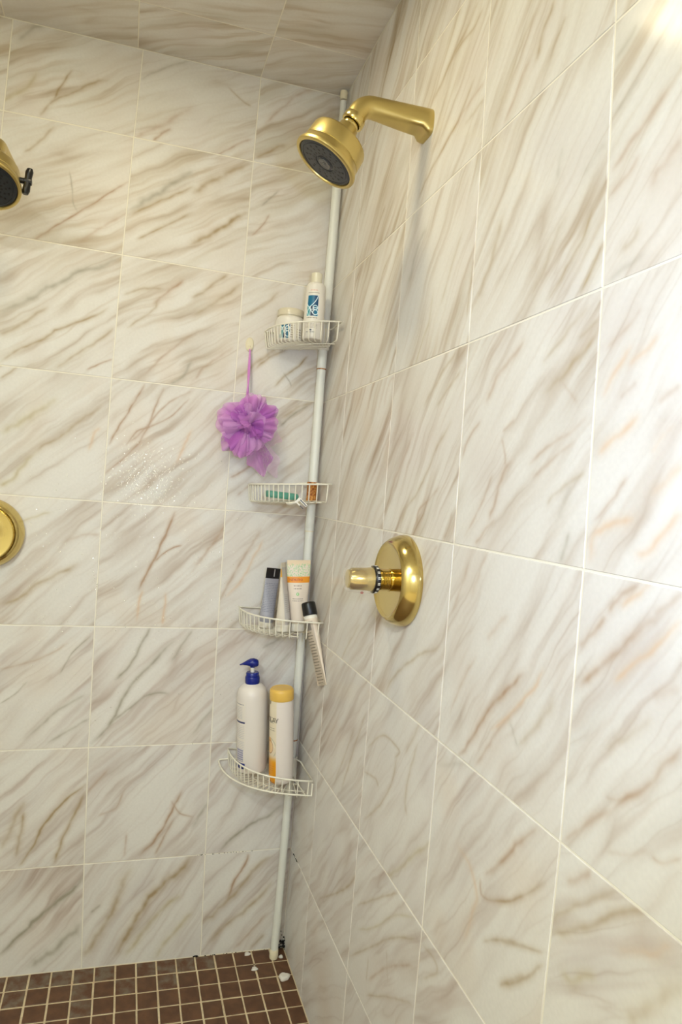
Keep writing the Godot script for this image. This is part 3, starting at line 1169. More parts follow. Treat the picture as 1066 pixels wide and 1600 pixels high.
func build_goods() -> void:
	var rng := RandomNumberGenerator.new()
	rng.seed = 77
	var shell := Color(0.90, 0.875, 0.83)
	# ---------------- top basket: slim bottle
	var at := Vector3(-0.0715, basket_floor(BASKETS.top, -0.0715) + 0.0045, 0.106)
	var t := thing("bottle", "slim white bottle with a blue printed panel and cream cap in the topmost wire basket", "bottle", at)
	var im := sheet(512, 512, shell)
	lay_panel(im, 196, 152, 90, 142)
	im.fill_rect(Rect2i(194, 132, 96, 3), Color(0.45, 0.42, 0.36))
	print_rows(im, 216, 112, 60, 1, 6, 7, Color(0.88, 0.72, 0.66), rng)
	print_rows(im, 196, 304, 88, 1, 6, 5, Color(0.55, 0.52, 0.47), rng)
	print_rows(im, 214, 330, 44, 1, 6, 5, Color(0.50, 0.48, 0.44), rng)
	print_rows(im, 186, 346, 100, 4, 9, 3, Color(0.66, 0.62, 0.56), rng)
	im.fill_rect(Rect2i(222, 386, 24, 8), Color(0.20, 0.28, 0.36))
	print_rows(im, 200, 402, 74, 1, 6, 4, Color(0.45, 0.45, 0.45), rng)
	var body := part("body", lathe([Vector2(0.0, 0.0), Vector2(0.024, 0.0), Vector2(0.0268, 0.003), Vector2(0.0272, 0.008), Vector2(0.0262, 0.08), Vector2(0.0248, 0.138), Vector2(0.0236, 0.146), Vector2(0.0205, 0.1505), Vector2(0.0145, 0.1525), Vector2(0.0, 0.1525)], 48), painted(im, 0.35), t)
	body.rotation.y = 1.27
	part("cap", lathe([Vector2(0.0135, 0.1525), Vector2(0.014, 0.1535), Vector2(0.0142, 0.178), Vector2(0.0125, 0.1795), Vector2(0.0, 0.1785)], 32), M.cream_clear, t)
	t.scale = Vector3(1.0, 0.945, 1.0)
	# ---------------- top basket: jar
	at = Vector3(-0.1195, basket_floor(BASKETS.top, -0.12) + 0.006, 0.052)
	t = thing("jar", "wide white jar with a blue printed panel and pale lid in the topmost wire basket", "jar", at)
	im = sheet(1024, 256, shell)
	lay_panel(im, 400, 110, 112, 66, 0.42)
	print_rows(im, 522, 112, 34, 6, 11, 5, Color(0.62, 0.58, 0.52), rng)
	print_rows(im, 590, 128, 56, 4, 12, 4, Color(0.62, 0.58, 0.52), rng)
	body = part("body", lathe([Vector2(0.0, 0.0), Vector2(0.034, 0.0), Vector2(0.0375, 0.003), Vector2(0.0385, 0.01), Vector2(0.0385, 0.05), Vector2(0.0372, 0.058), Vector2(0.0345, 0.0635), Vector2(0.033, 0.0645), Vector2(0.0, 0.0645)], 56), painted(im, 0.35), t)
	body.rotation.y = 1.35
	part("lid", lathe([Vector2(0.0, 0.0645), Vector2(0.0325, 0.0645), Vector2(0.0325, 0.067), Vector2(0.0348, 0.0675), Vector2(0.0352, 0.0695), Vector2(0.0345, 0.083), Vector2(0.0325, 0.085), Vector2(0.0, 0.0855)], 56), M.lid, t)
	# ---------------- soap basket
	at = Vector3(-0.118, basket_floor(BASKETS.soap, -0.118) + 0.006, 0.086)
	t = thing("soap", "flat green bar of soap lying in the shallow wire basket under the purple puff", "soap", at)
	t.rotation = Vector3(0, 0, -0.05)
	var rings := []
	for s in [[0.0, 0.90], [0.002, 0.97], [0.006, 1.0], [0.011, 1.0], [0.0155, 0.96], [0.0172, 0.88]]:
		var ring := PackedVector3Array()
		for k in 40:
			var a := -TAU * k / 40.0
			ring.append(Vector3(signf(cos(a)) * pow(absf(cos(a)), 0.45) * 0.043 * s[1], s[0], signf(sin(a)) * pow(absf(sin(a)), 0.45) * 0.021 * s[1]))
		rings.append(ring)
	part("bar", loft(rings), M.soap, t)
	t = thing("razor", "white razor head with two dark blades poking out through the shallow wire basket", "razor", Vector3.ZERO)
	var eye := Vector3(-0.4973, 1.2909, 1.7494)
	var rz := Vector3(-0.097, 1.2785, 0.182)
	stand(t, rz, rz + Vector3(0.55, -0.48, 0.1), (eye - rz).normalized())
	var st := SurfaceTool.new()
	st.begin(Mesh.PRIMITIVE_TRIANGLES)
	box_into(st, Vector3(-0.0075, -0.004, -0.003), Vector3(0.0075, 0.0015, 0.003))
	box_into(st, Vector3(-0.0075, 0.0015, -0.003), Vector3(-0.0015, 0.024, 0.002))
	box_into(st, Vector3(0.0045, 0.0015, -0.003), Vector3(0.0075, 0.011, 0.002))
	st.generate_normals()
	part("head", st.commit(), M.white, t)
	part("blade", box_mesh(Vector3(-0.0056, 0.002, 0.002), Vector3(-0.0034, 0.0225, 0.0027)), M.dark, t)
	part("blade", box_mesh(Vector3(0.0052, 0.0105, 0.001), Vector3(0.0072, 0.0225, 0.0017)), M.dark, t)
	part("handle", tube([Vector3(0.004, 0.0, 0), Vector3(0.013, -0.004, -0.004), Vector3(0.02, -0.008, -0.02), Vector3(0.024, -0.012, -0.045)], 0.0036, 12), M.white, t)
	# ---------------- tube basket
	var fl := basket_floor(BASKETS.tube, -0.1) + 0.001
	im = sheet(256, 512, Color(0.66, 0.66, 0.70))
	im.fill_rect(Rect2i(0, 0, 256, 86), Color(0.10, 0.10, 0.12))
	im.fill_rect(Rect2i(196, 8, 5, 60), Color(0.75, 0.75, 0.75))
	print_rows(im, 136, 130, 112, 18, 15, 4, Color(0.50, 0.51, 0.56), rng)
	print_rows(im, 136, 425, 112, 4, 15, 3, Color(0.58, 0.58, 0.63), rng)
	t = thing("tube", "grey printed squeeze tube with a black crimped end in the wire basket", "tube", Vector3.ZERO, "squeeze tubes in the caddy")
	stand(t, Vector3(-0.129, fl + 0.002, 0.054), Vector3(-0.116, fl + 0.158, 0.05), Vector3(0.4, 0, 1))
	part("body", squeeze(0.156, 0.0195, 0.044, 0.02, 0.016), painted(im, 0.4), t)
	part("cap", lathe([Vector2(0, 0), Vector2(0.0165, 0.0), Vector2(0.0175, 0.002), Vector2(0.0175, 0.0155), Vector2(0.0, 0.016)], 32), M.white, t)
	im = sheet(256, 512, Color(0.90, 0.86, 0.79))
	im.fill_rect(Rect2i(0, 70, 256, 60), Color(0.95, 0.70, 0.20))
	im.fill_rect(Rect2i(150, 60, 106, 440), Color(0.80, 0.78, 0.75))
	print_rows(im, 160, 260, 88, 10, 14, 4, Color(0.66, 0.65, 0.63), rng)
	for k in 9:
		im.fill_rect(Rect2i(175 + k * 6, 440, 1 + k % 4, 40), Color(0.35, 0.34, 0.34))
	t = thing("tube", "cream squeeze tube seen edge-on between the grey tube and the green patterned tube", "tube", Vector3.ZERO, "squeeze tubes in the caddy")
	stand(t, Vector3(-0.091, fl + 0.002, 0.100), Vector3(-0.1, fl + 0.177, 0.088), Vector3(0.86, 0, 0.5))
	part("body", squeeze(0.176, 0.019, 0.046, 0.012, 0.018), painted(im, 0.4), t)
	part("cap", lathe([Vector2(0, 0), Vector2(0.0175, 0.0), Vector2(0.0185, 0.002), Vector2(0.018, 0.0175), Vector2(0.0, 0.018)], 32), M.white, t)
	im = sheet(512, 512, Color(0.92, 0.86, 0.79))
	im.fill_rect(Rect2i(0, 0, 512, 70), Color(0.93, 0.85, 0.72))
	for k in 240:
		# the leaf sprigs of the print
		var cx := rng.randi_range(256, 505)
		var cy := rng.randi_range(58, 146)
		var leaf := Color(0.62, 0.79, 0.55).lerp(Color(0.86, 0.88, 0.74), rng.randf())
		var turn := rng.randf() * PI
		for q in 12:
			var d := Vector2(cos(turn), sin(turn)) * (q - 6) * 1.3
			var fat := int(4.0 * sin(PI * (q + 0.5) / 12.0)) + 1
			im.fill_rect(Rect2i(clampi(cx + int(d.x), 0, 507), clampi(cy + int(d.y), 0, 507), fat, fat), leaf)
	im.fill_rect(Rect2i(0, 150, 512, 44), Color(0.93, 0.60, 0.15))
	for k in 9:
		var x := 296 + k * 13
		im.fill_rect(Rect2i(x, 162, 3, 20), Color(0.74, 0.30, 0.08))
		im.fill_rect(Rect2i(x, 162 + (k % 3) * 8, 9, 3), Color(0.74, 0.30, 0.08))
		im.fill_rect(Rect2i(x + 7, 165, 3, 15), Color(0.74, 0.30, 0.08) if k % 2 == 0 else Color(0.86, 0.46, 0.12))
	print_rows(im, 345, 212, 60, 2, 20, 7, Color(0.66, 0.58, 0.52), rng)
	for j in 25:
		for i in 25:
			if Vector2(i - 12, j - 12).length() < 11.5:
				im.set_pixel(362 + i, 262 + j, Color(0.60, 0.80, 0.50))
	im.fill_rect(Rect2i(370, 268, 8, 12), Color(0.85, 0.92, 0.78))
	print_rows(im, 330, 306, 90, 2, 14, 5, Color(0.66, 0.60, 0.56), rng)
	t = thing("tube", "large cream tube with green leaf print and orange band in front of the pole", "tube", Vector3.ZERO, "squeeze tubes in the caddy")
	stand(t, Vector3(-0.048, fl + 0.001, 0.077), Vector3(-0.0585, fl + 0.186, 0.083), Vector3(-0.1, 0, 1))
	part("body", squeeze(0.184, 0.0235, 0.062, 0.01, 0.022), painted(im, 0.4), t)
	part("cap", lathe([Vector2(0, 0), Vector2(0.021, 0.0), Vector2(0.022, 0.002), Vector2(0.022, 0.0215), Vector2(0.0, 0.022)], 36), M.white, t)
	# the tube that hangs head up over the rim
	im = sheet(256, 512, Color(0.90, 0.84, 0.76))
	im.fill_rect(Rect2i(150, 0, 80, 460), Color(0.74, 0.68, 0.60))
	for k in 20:
		im.fill_rect(Rect2i(160 + (k * 7) % 15, 20 + k * 19, 40 + (k * 13) % 20, 6), Color(0.50, 0.46, 0.41))
	im.fill_rect(Rect2i(165, 400, 60, 50), Color(0.52, 0.49, 0.46))
	t = thing("tube", "pale tube with a black screw cap hanging through the right end of the wire basket", "tube", Vector3.ZERO, "squeeze tubes in the caddy")
	var cap_top := Vector3(-0.0405, 1.022, 0.136)
	var end := Vector3(-0.0062, 0.826, 0.199)
	stand(t, cap_top, end, Vector3(-1.0, 0.0, 0.42))
	part("body", squeeze(0.208, 0.0172, 0.036, 0.006, 0.040), painted(im, 0.4), t)
	part("shoulder", lathe([Vector2(0.0, 0.033), Vector2(0.015, 0.0335), Vector2(0.0172, 0.037), Vector2(0.0172, 0.0425), Vector2(0.0, 0.043)], 36), M.white, t)
	part("cap", lathe([Vector2(0.0, 0.001), Vector2(0.0145, 0.0), Vector2(0.0172, 0.0022), Vector2(0.0178, 0.005), Vector2(0.0186, 0.031), Vector2(0.0178, 0.0335), Vector2(0.0, 0.0335)], 40), M.black, t)
	# ---------------- low basket: pump bottle
	at = Vector3(-0.137, basket_floor(BASKETS.low, -0.142) + 0.0095, 0.0495)
	t = thing("pump_bottle", "large white lotion bottle with a blue pump in the lowest wire basket", "bottle", at)
	t.rotation.z = 0.062
	im = sheet(1024, 1024, Color(0.91, 0.88, 0.845))
	im.fill_rect(Rect2i(230, 250, 226, 600), Color(0.92, 0.89, 0.84))
	print_rows(im, 262, 262, 180, 1, 12, 7, Color(0.52, 0.52, 0.56), rng)
	print_rows(im, 268, 292, 150, 8, 14, 4, Color(0.72, 0.72, 0.74), rng)
	im.fill_rect(Rect2i(236, 420, 218, 14), Color(0.18, 0.20, 0.40))
	print_rows(im, 262, 455, 186, 8, 16, 4, Color(0.74, 0.74, 0.76), rng)
	print_rows(im, 262, 600, 186, 6, 15, 4, Color(0.76, 0.76, 0.78), rng)
	for k in 22:
		im.fill_rect(Rect2i(330, 672 + k * 5, 104, 1 + (k * 7) % 4), Color(0.42, 0.44, 0.66))
	im.fill_rect(Rect2i(230, 796, 226, 52), Color(0.15, 0.20, 0.52))
	body = part("body", lathe([Vector2(0.0, 0.0), Vector2(0.034, 0.0), Vector2(0.0395, 0.004), Vector2(0.0405, 0.012), Vector2(0.0405, 0.192), Vector2(0.0395, 0.203), Vector2(0.0365, 0.213), Vector2(0.031, 0.2205), Vector2(0.024, 0.226), Vector2(0.0185, 0.2285), Vector2(0.0175, 0.231), Vector2(0.0, 0.231)], 64, 1.0, 0.98), painted(im, 0.35), t)
	body.rotation.y = 1.27
	part("collar", lathe([Vector2(0.0, 0.2285), Vector2(0.0182, 0.2288), Vector2(0.0192, 0.231), Vector2(0.0192, 0.2455), Vector2(0.0182, 0.2475), Vector2(0.0168, 0.2478), Vector2(0.0168, 0.256), Vector2(0.0152, 0.2578), Vector2(0.0, 0.258)], 40), M.blue, t)
	part("pump_stem", lathe([Vector2(0.0052, 0.257), Vector2(0.0052, 0.272), Vector2(0.0, 0.272)], 20), M.white, t)
	# the pump head: a flat drop with a beak to the left
	rings = []
	for s in [[-0.0335, 0.0022, 0.0002, 0.0018], [-0.026, 0.0045, 0.0012, 0.0052], [-0.016, 0.0085, 0.0005, 0.0105], [-0.006, 0.0115, -0.002, 0.0150], [0.003, 0.0125, -0.003, 0.0158], [0.010, 0.0115, -0.0028, 0.0140], [0.0145, 0.0092, -0.0015, 0.0115], [0.0158, 0.006, 0.001, 0.0085]]:
		var ring := PackedVector3Array()
		for k in 24:
			var a := TAU * k / 24.0
			var cy: float = (s[2] + s[3]) / 2.0
			ring.append(Vector3(s[0], 0.2765 + cy + sin(a) * (s[3] - s[2]) * 0.5 * (1.15 if sin(a) < 0 else 1.0), cos(a) * s[1]))
		for k in 12:
			var sw := ring[k]
			ring[k] = ring[23 - k]
			ring[23 - k] = sw
		rings.append(ring)
	var ph := part("pump_head", loft(rings), M.blue, t)
	ph.rotation.y = -0.2
	ph.scale = Vector3(1.0, 1.12, 1.1)
	ph.position.y = -0.0335
	part("pump_neck", lathe([Vector2(0.0062, 0.270), Vector2(0.0068, 0.276), Vector2(0.0085, 0.281), Vector2(0.0, 0.281)], 20), M.blue, t)
	# ---------------- low basket: body wash
	at = Vector3(-0.0695, basket_floor(BASKETS.low, -0.0715) + 0.006, 0.104)
	t = thing("bottle", "cream bottle with a yellow cap and orange label strip in the lowest wire basket", "bottle", at)
	t.rotation.z = 0.062
	im = sheet(512, 1024, Color(0.92, 0.88, 0.845))
	im.fill_rect(Rect2i(60, 60, 166, 900), Color(0.92, 0.87, 0.76))
	for y in range(560, 960):
		var f := smoothstep(630.0, 720.0, float(y))
		im.fill_rect(Rect2i(60, y, 166, 1), Color(0.90, 0.84, 0.74).lerp(Color(0.93, 0.62, 0.10), f))
	for j in range(470, 640):
		for i in range(80, 222):
			var p := Vector2((i - 168) / 30.0, (j - 560) / 62.0)
			var r := p.length()
			if absf(r - 1.0) < 0.07:
				im.set_pixel(i, j, Color(0.72, 0.52, 0.36))
			elif r < 1.0:
				im.set_pixel(i, j, Color(0.92, 0.74, 0.48).lerp(Color(0.95, 0.82, 0.62), clampf(p.x + 0.5, 0, 1)))
			elif Vector2((i - 158) / 26.0, (j - 505) / 40.0).length() < 1.0:
				im.set_pixel(i, j, Color(0.93, 0.72, 0.40))
			elif absf(Vector2((i - 170) / 54.0, (j - 570) / 96.0).length() - 1.0) < 0.05:
				im.set_pixel(i, j, Color(0.78, 0.76, 0.66))
	print_rows(im, 150, 268, 70, 1, 12, 5, Color(0.62, 0.57, 0.48), rng)
	print_rows(im, 165, 300, 45, 2, 16, 7, Color(0.58, 0.54, 0.46), rng)
	print_rows(im, 150, 370, 66, 2, 20, 6, Color(0.62, 0.57, 0.48), rng)
	print_rows(im, 170, 740, 40, 3, 22, 4, Color(0.85, 0.50, 0.08), rng)
	for j in 40:
		for i in 22:
			if Vector2((i - 11) / 10.0, (j - 20) / 19.0).length() < 1.0:
				im.set_pixel(150 + i, 110 + j, Color(0.47, 0.42, 0.30))
	body = part("body", lathe([Vector2(0.0, 0.0), Vector2(0.026, 0.0), Vector2(0.030, 0.004), Vector2(0.0312, 0.012), Vector2(0.0312, 0.15), Vector2(0.0306, 0.205), Vector2(0.0298, 0.2135), Vector2(0.0, 0.2135)], 56), painted(im, 0.33), t)
	body.rotation.y = 1.28
	for k in 4:
		var txt := part("lettering", lettering("OLAY"[k], 0.0118, 0.0312, [-1.43, -1.06, -0.80, -0.50][k], 0.166), M.ink, body)
		txt.set_meta("label", "dark capital letter")
	part("cap", lathe([Vector2(0.0, 0.2135), Vector2(0.0305, 0.2138), Vector2(0.0312, 0.2155), Vector2(0.0312, 0.235), Vector2(0.0302, 0.2395), Vector2(0.0268, 0.2428), Vector2(0.0258, 0.2418), Vector2(0.0, 0.2425)], 56), M.yellow, t)


# ------------------------------------------------------------------ the puff, its hook, drops and scraps
func petal(st: SurfaceTool, root: Vector3, dir: Vector3, up: Vector3, length: float, width: float, bulge: float, folds: float, phase: float) -> void:
	# a gathered sheet of netting that fans out from a root and curls
	dir = dir.normalized()
	var side := dir.cross(up).normalized()
	var lift := side.cross(dir).normalized()
	var ns := 12
	var nt := 22
	var grid := []
	for i in ns + 1:
		var s := float(i) / ns
		var row := []
		for k in nt + 1:
			var t := -1.0 + 2.0 * k / nt
			var w := width * (0.12 + 0.88 * pow(s, 0.75))
			var edge := 1.0 - 0.38 * t * t + 0.07 * sin(t * 6.0 + phase)
			var p := root + dir * length * s * edge + side * w * t
			p += lift * (bulge * sin(PI * (0.12 + 0.83 * s)) * (1.0 - 0.7 * t * t) + s * 0.010 * sin(t * folds + phase) + 0.002 * sin(t * folds * 2.3 + s * 6.0))
			p.z = maxf(p.z, 0.004)
			row.append(p)
		grid.append(row)
	for i in ns:
		for k in nt:
			for e in [[i, k], [i + 1, k], [i + 1, k + 1], [i, k], [i + 1, k + 1], [i, k + 1]]:
				st.set_uv(Vector2(float(e[1]) / nt, float(e[0]) / ns))
				st.add_vertex(grid[e[0]][e[1]])


func netting(c: Color) -> StandardMaterial3D:
	var m := plain(c, 0.6)
	m.transparency = BaseMaterial3D.TRANSPARENCY_ALPHA
	m.cull_mode = BaseMaterial3D.CULL_DISABLED
	m.backlight_enabled = true
	m.backlight = Color(0.5, 0.5, 0.5)
	return m


func build_small() -> void:
	var rng := RandomNumberGenerator.new()
	rng.seed = 314
	# ---- adhesive hook
	var t := thing("wall_hook", "small cream stick-on hook on the back wall holding the purple puff", "hook", Vector3(-0.2135, 1.678, 0.0))
	var rings := []
	for s in [[0.0, 1.0], [0.002, 1.0], [0.0036, 0.93], [0.0044, 0.78]]:
		var ring := PackedVector3Array()
		for k in 32:
			var a := TAU * k / 32.0
			ring.append(Vector3(cos(a) * 0.0105 * s[1], signf(sin(a)) * pow(absf(sin(a)), 0.8) * 0.0185 * s[1], s[0]))
		rings.append(ring)
	part("plate", loft(rings), M.cream, t)
	part("hook", tube(smooth_path([Vector3(0, -0.004, 0.003), Vector3(0, -0.011, 0.007), Vector3(0, -0.0165, 0.011), Vector3(0, -0.0155, 0.0155), Vector3(0, -0.010, 0.0165)], 5), 0.0024, 10), M.cream, t)
	# ---- bath puff
	var c := Vector3(-0.2105, 1.472, 0.045)
	t = thing("bath_puff", "purple netting bath puff hanging by its cord from the stick-on hook", "bath puff", c)
	var loop := []
	var top := Vector3(-0.2135, 1.6635, 0.0125) - c
	for i in 13:
		var f := i / 12.0
		loop.append(top.lerp(Vector3(-0.006, 0.068, -0.012), f) + Vector3(0.0028 * sin(PI * f) - 0.001, 0, 0.003))
	for i in 13:
		var f := 1.0 - i / 12.0
		loop.append(top.lerp(Vector3(-0.003, 0.068, -0.012), f) + Vector3(-0.0028 * sin(PI * f) + 0.001, 0, -0.002))
	part("cord", tube(loop, 0.0021, 8), M.cord, t)
	var back := c * 0.0
	# named lobes as the puff hangs: [root, direction, lift, length, width, bulge]
	var lobes := [
		[Vector3(-0.005, -0.01, 0.0), Vector3(-0.9, 0.28, 0.2), 0.080, 0.046, 0.026],
		[Vector3(-0.005, -0.012, 0.006), Vector3(-0.92, -0.02, 0.3), 0.072, 0.042, 0.022],
		[Vector3(-0.004, -0.01, 0.01), Vector3(-0.55, 0.62, 0.3), 0.062, 0.036, 0.022],
		[Vector3(0.0, -0.006, 0.008), Vector3(-0.06, 1.0, 0.25), 0.078, 0.030, 0.022],
		[Vector3(0.0, -0.006, 0.0), Vector3(0.35, 0.92, 0.1), 0.082, 0.036, 0.026],
		[Vector3(0.002, -0.008, 0.006), Vector3(0.75, 0.62, 0.25), 0.078, 0.038, 0.026],
		[Vector3(0.004, -0.012, 0.01), Vector3(0.95, 0.12, 0.3), 0.072, 0.040, 0.024],
		[Vector3(0.002, -0.016, 0.01), Vector3(0.85, -0.38, 0.3), 0.066, 0.034, 0.022],
		[Vector3(-0.006, -0.02, 0.006), Vector3(-0.62, -0.75, 0.25), 0.085, 0.030, 0.022],
		[Vector3(-0.006, -0.02, 0.014), Vector3(-0.32, -0.95, 0.3), 0.092, 0.032, 0.020],
		[Vector3(0.0, -0.018, 0.018), Vector3(0.02, -1.0, 0.35), 0.072, 0.030, 0.018],
		[Vector3(0.002, -0.014, 0.02), Vector3(0.45, -0.7, 0.5), 0.048, 0.026, 0.016],
		[Vector3(-0.002, -0.008, 0.02), Vector3(-0.5, 0.1, 0.8), 0.044, 0.030, 0.014],
		[Vector3(0.002, -0.006, 0.022), Vector3(0.3, 0.6, 0.7), 0.046, 0.028, 0.014],
		[Vector3(0.004, -0.01, 0.022), Vector3(0.65, -0.1, 0.7), 0.044, 0.028, 0.014],
		[Vector3(-0.003, -0.012, 0.022), Vector3(-0.35, -0.6, 0.75), 0.044, 0.026, 0.013],
		[Vector3(-0.002, 0.0, 0.02), Vector3(-0.15, 0.85, 0.6), 0.05, 0.024, 0.014],
	]
	for k in lobes.size():
		var l: Array = lobes[k]
		var st := SurfaceTool.new()
		st.begin(Mesh.PRIMITIVE_TRIANGLES)
		st.set_smooth_group(0)
		for q in 3:
			var d: Vector3 = l[1] + Vector3(rng.randf_range(-0.2, 0.2), rng.randf_range(-0.2, 0.2), rng.randf_range(-0.1, 0.1))
			petal(st, l[0] + Vector3(0, 0, -0.003 * q), d, Vector3(0, 0, 1), l[2] * rng.randf_range(0.88, 1.02), l[3] * rng.randf_range(0.9, 1.1), l[4], rng.randf_range(3.0, 5.5), rng.randf() * TAU)
		st.generate_normals()
		part("ruffle", st.commit(), M.net[k % 3], t)
	for s in [[Vector3(0.012, -0.03, 0.0), Vector3(0.36, -1.0, -0.02), 0.108, 0.036, 0.004], [Vector3(0.022, -0.035, -0.012), Vector3(0.62, -1.0, -0.02), 0.115, 0.030, 0.003], [Vector3(0.03, -0.02, -0.012), Vector3(0.95, -0.4, 0.0), 0.062, 0.024, 0.004]]:
		var st := SurfaceTool.new()
		st.begin(Mesh.PRIMITIVE_TRIANGLES)
		st.set_smooth_group(0)
		petal(st, s[0], s[1], Vector3(0, 0, 1), s[2], s[3], s[4], 5.0, rng.randf() * TAU)
		st.generate_normals()
		var o := part("loose_netting", st.commit(), M.net[3] if s[2] < 0.11 and s[2] > 0.1 else M.net[4], t)
		o.set_meta("label", "thin loose end of the netting")
	# ---- water drops on the back wall
	var drop := SphereMesh.new()
	drop.radius = 0.5
	drop.height = 0.6
	drop.radial_segments = 10
	drop.rings = 6
	var mm := MultiMesh.new()
	mm.transform_format = MultiMesh.TRANSFORM_3D
	mm.mesh = drop
	mm.instance_count = 900
	for i in 900:
		var x: float
		var y: float
		if i < 600:
			# drops crowded here to stand in for the glitter of the flash
			x = -0.452 + rng.randfn(0.0, 0.042)
			y = 1.305 + rng.randfn(0.0, 0.045)
		else:
			x = rng.randf_range(-0.72, -0.19)
			y = 1.02 + rng.randfn(0.0, 0.17)
		x = clampf(x, -0.85, -0.17)
		var s := rng.randf_range(0.0011, 0.0025)
		mm.set_instance_transform(i, Transform3D(Basis(Vector3(s, 0, 0), Vector3(0, 0, s * 0.6), Vector3(0, -s * 1.1, 0)), Vector3(x, y, 0.0004)))
	var drops := MultiMeshInstance3D.new()
	drops.name = "water_drops"
	drops.multimesh = mm
	drops.material_override = M.water
	add_child(drops)
	drops.set_meta("kind", "stuff")
	tag(drops, "fine water drops glinting on the back wall tiles left of the purple puff", "water drops")
	# ---- scraps on the floor
	scrap("soap_scrap", "large white lump of soap on the brown mosaic by the right wall", Vector3(-0.0255, 0, 0.118), 0.0145, 0.010, rng)
	scrap("soap_scrap", "small pale soap crumb just right of the pole foot", Vector3(-0.0165, 0, 0.040), 0.0055, 0.006, rng)
	scrap("soap_scrap", "small white soap flake left of the pole foot in the second row of mosaic", Vector3(-0.0955, 0, 0.0735), 0.0085, 0.004, rng)
	scrap("soap_scrap", "thin pale soap sliver at the foot of the back wall left of the pole", Vector3(-0.104, 0, 0.0135), 0.0085, 0.003, rng)
	# ---- black mould in the corner
	var st := SurfaceTool.new()
	st.begin(Mesh.PRIMITIVE_TRIANGLES)
	var blob := SphereMesh.new()
	blob.radius = 1.0
	blob.height = 2.0
	blob.radial_segments = 8
	blob.rings = 4
	for i in 90:
		var s := rng.randf_range(0.0010, 0.0030)
		var p: Vector3
		if i < 60:
			p = Vector3(-absf(rng.randfn(0.0, 0.010)) - 0.001, 0.035 + absf(rng.randfn(0.0, 0.013)), 0.001 + rng.randf() * 0.002)
			if i % 2:
				p = Vector3(-0.001 - rng.randf() * 0.002, p.y, absf(rng.randfn(0.0, 0.01)))
		elif i < 80:
			p = Vector3(-rng.randf() * 0.24, 0.0, 0.0015)
			p.y = floor_y(p.x) + 0.0005
			s *= 0.6
		else:
			p = Vector3(-0.093 + rng.randfn(0.0, 0.001), floor_y(-0.093), 0.052 + rng.randf() * 0.015)
			s *= 0.6
		st.append_from(blob, 0, Transform3D(Basis().scaled(Vector3(s, s * 0.7, s)), p))
	for i in 40:
		# along the lowest joints
		var s := rng.randf_range(0.0006, 0.0013)
		var p := Vector3(-0.0005, 0.3135 + rng.randfn(0.0, 0.0006), rng.randf_range(0.03, 0.085))
		if i % 2:
			p = Vector3(-rng.randf_range(0.10, 0.26), 0.0, 0.0005)
			p.y = 0.313 - 0.0169 * p.x + rng.randfn(0.0, 0.0006)
		st.append_from(blob, 0, Transform3D(Basis().scaled(Vector3(s, s, s)), p))
	for i in 16:
		var s := rng.randf_range(0.001, 0.0022)
		st.append_from(blob, 0, Transform3D(Basis().scaled(Vector3(s * 1.3, s * 0.7, s)), Vector3(-0.243 + rng.randfn(0, 0.004), floor_y(-0.243) + 0.001 + rng.randf() * 0.002, 0.002)))
	var mould := part("mould", st.commit(), M.mould, self)
	mould.set_meta("kind", "stuff")
	tag(mould, "black mould specks in the floor corner behind the pole foot", "mould")


func scrap(called: String, label: String, at: Vector3, r: float, h: float, rng: RandomNumberGenerator) -> void:
	var ph := rng.randf() * TAU
	var rings := []
	for s in [[0.0, 0.9], [0.25, 1.0], [0.7, 0.93], [1.0, 0.6]]:
		var ring := PackedVector3Array()
		for k in 18:
			var a := -TAU * k / 18.0
			var rr: float = r * s[1] * (1.0 + 0.13 * sin(a * 3.0 + ph) + 0.09 * sin(a * 5.0 + ph * 2.0))
			ring.append(Vector3(cos(a) * rr, h * s[0], sin(a) * rr * 0.85))
		rings.append(ring)
	var o := part(numbered(called), loft(rings), M.scrap, self)
	o.position = Vector3(at.x, floor_y(at.x) + 0.0004, at.z)
	tag(o, label, "soap scrap", "soap scraps on the shower floor")


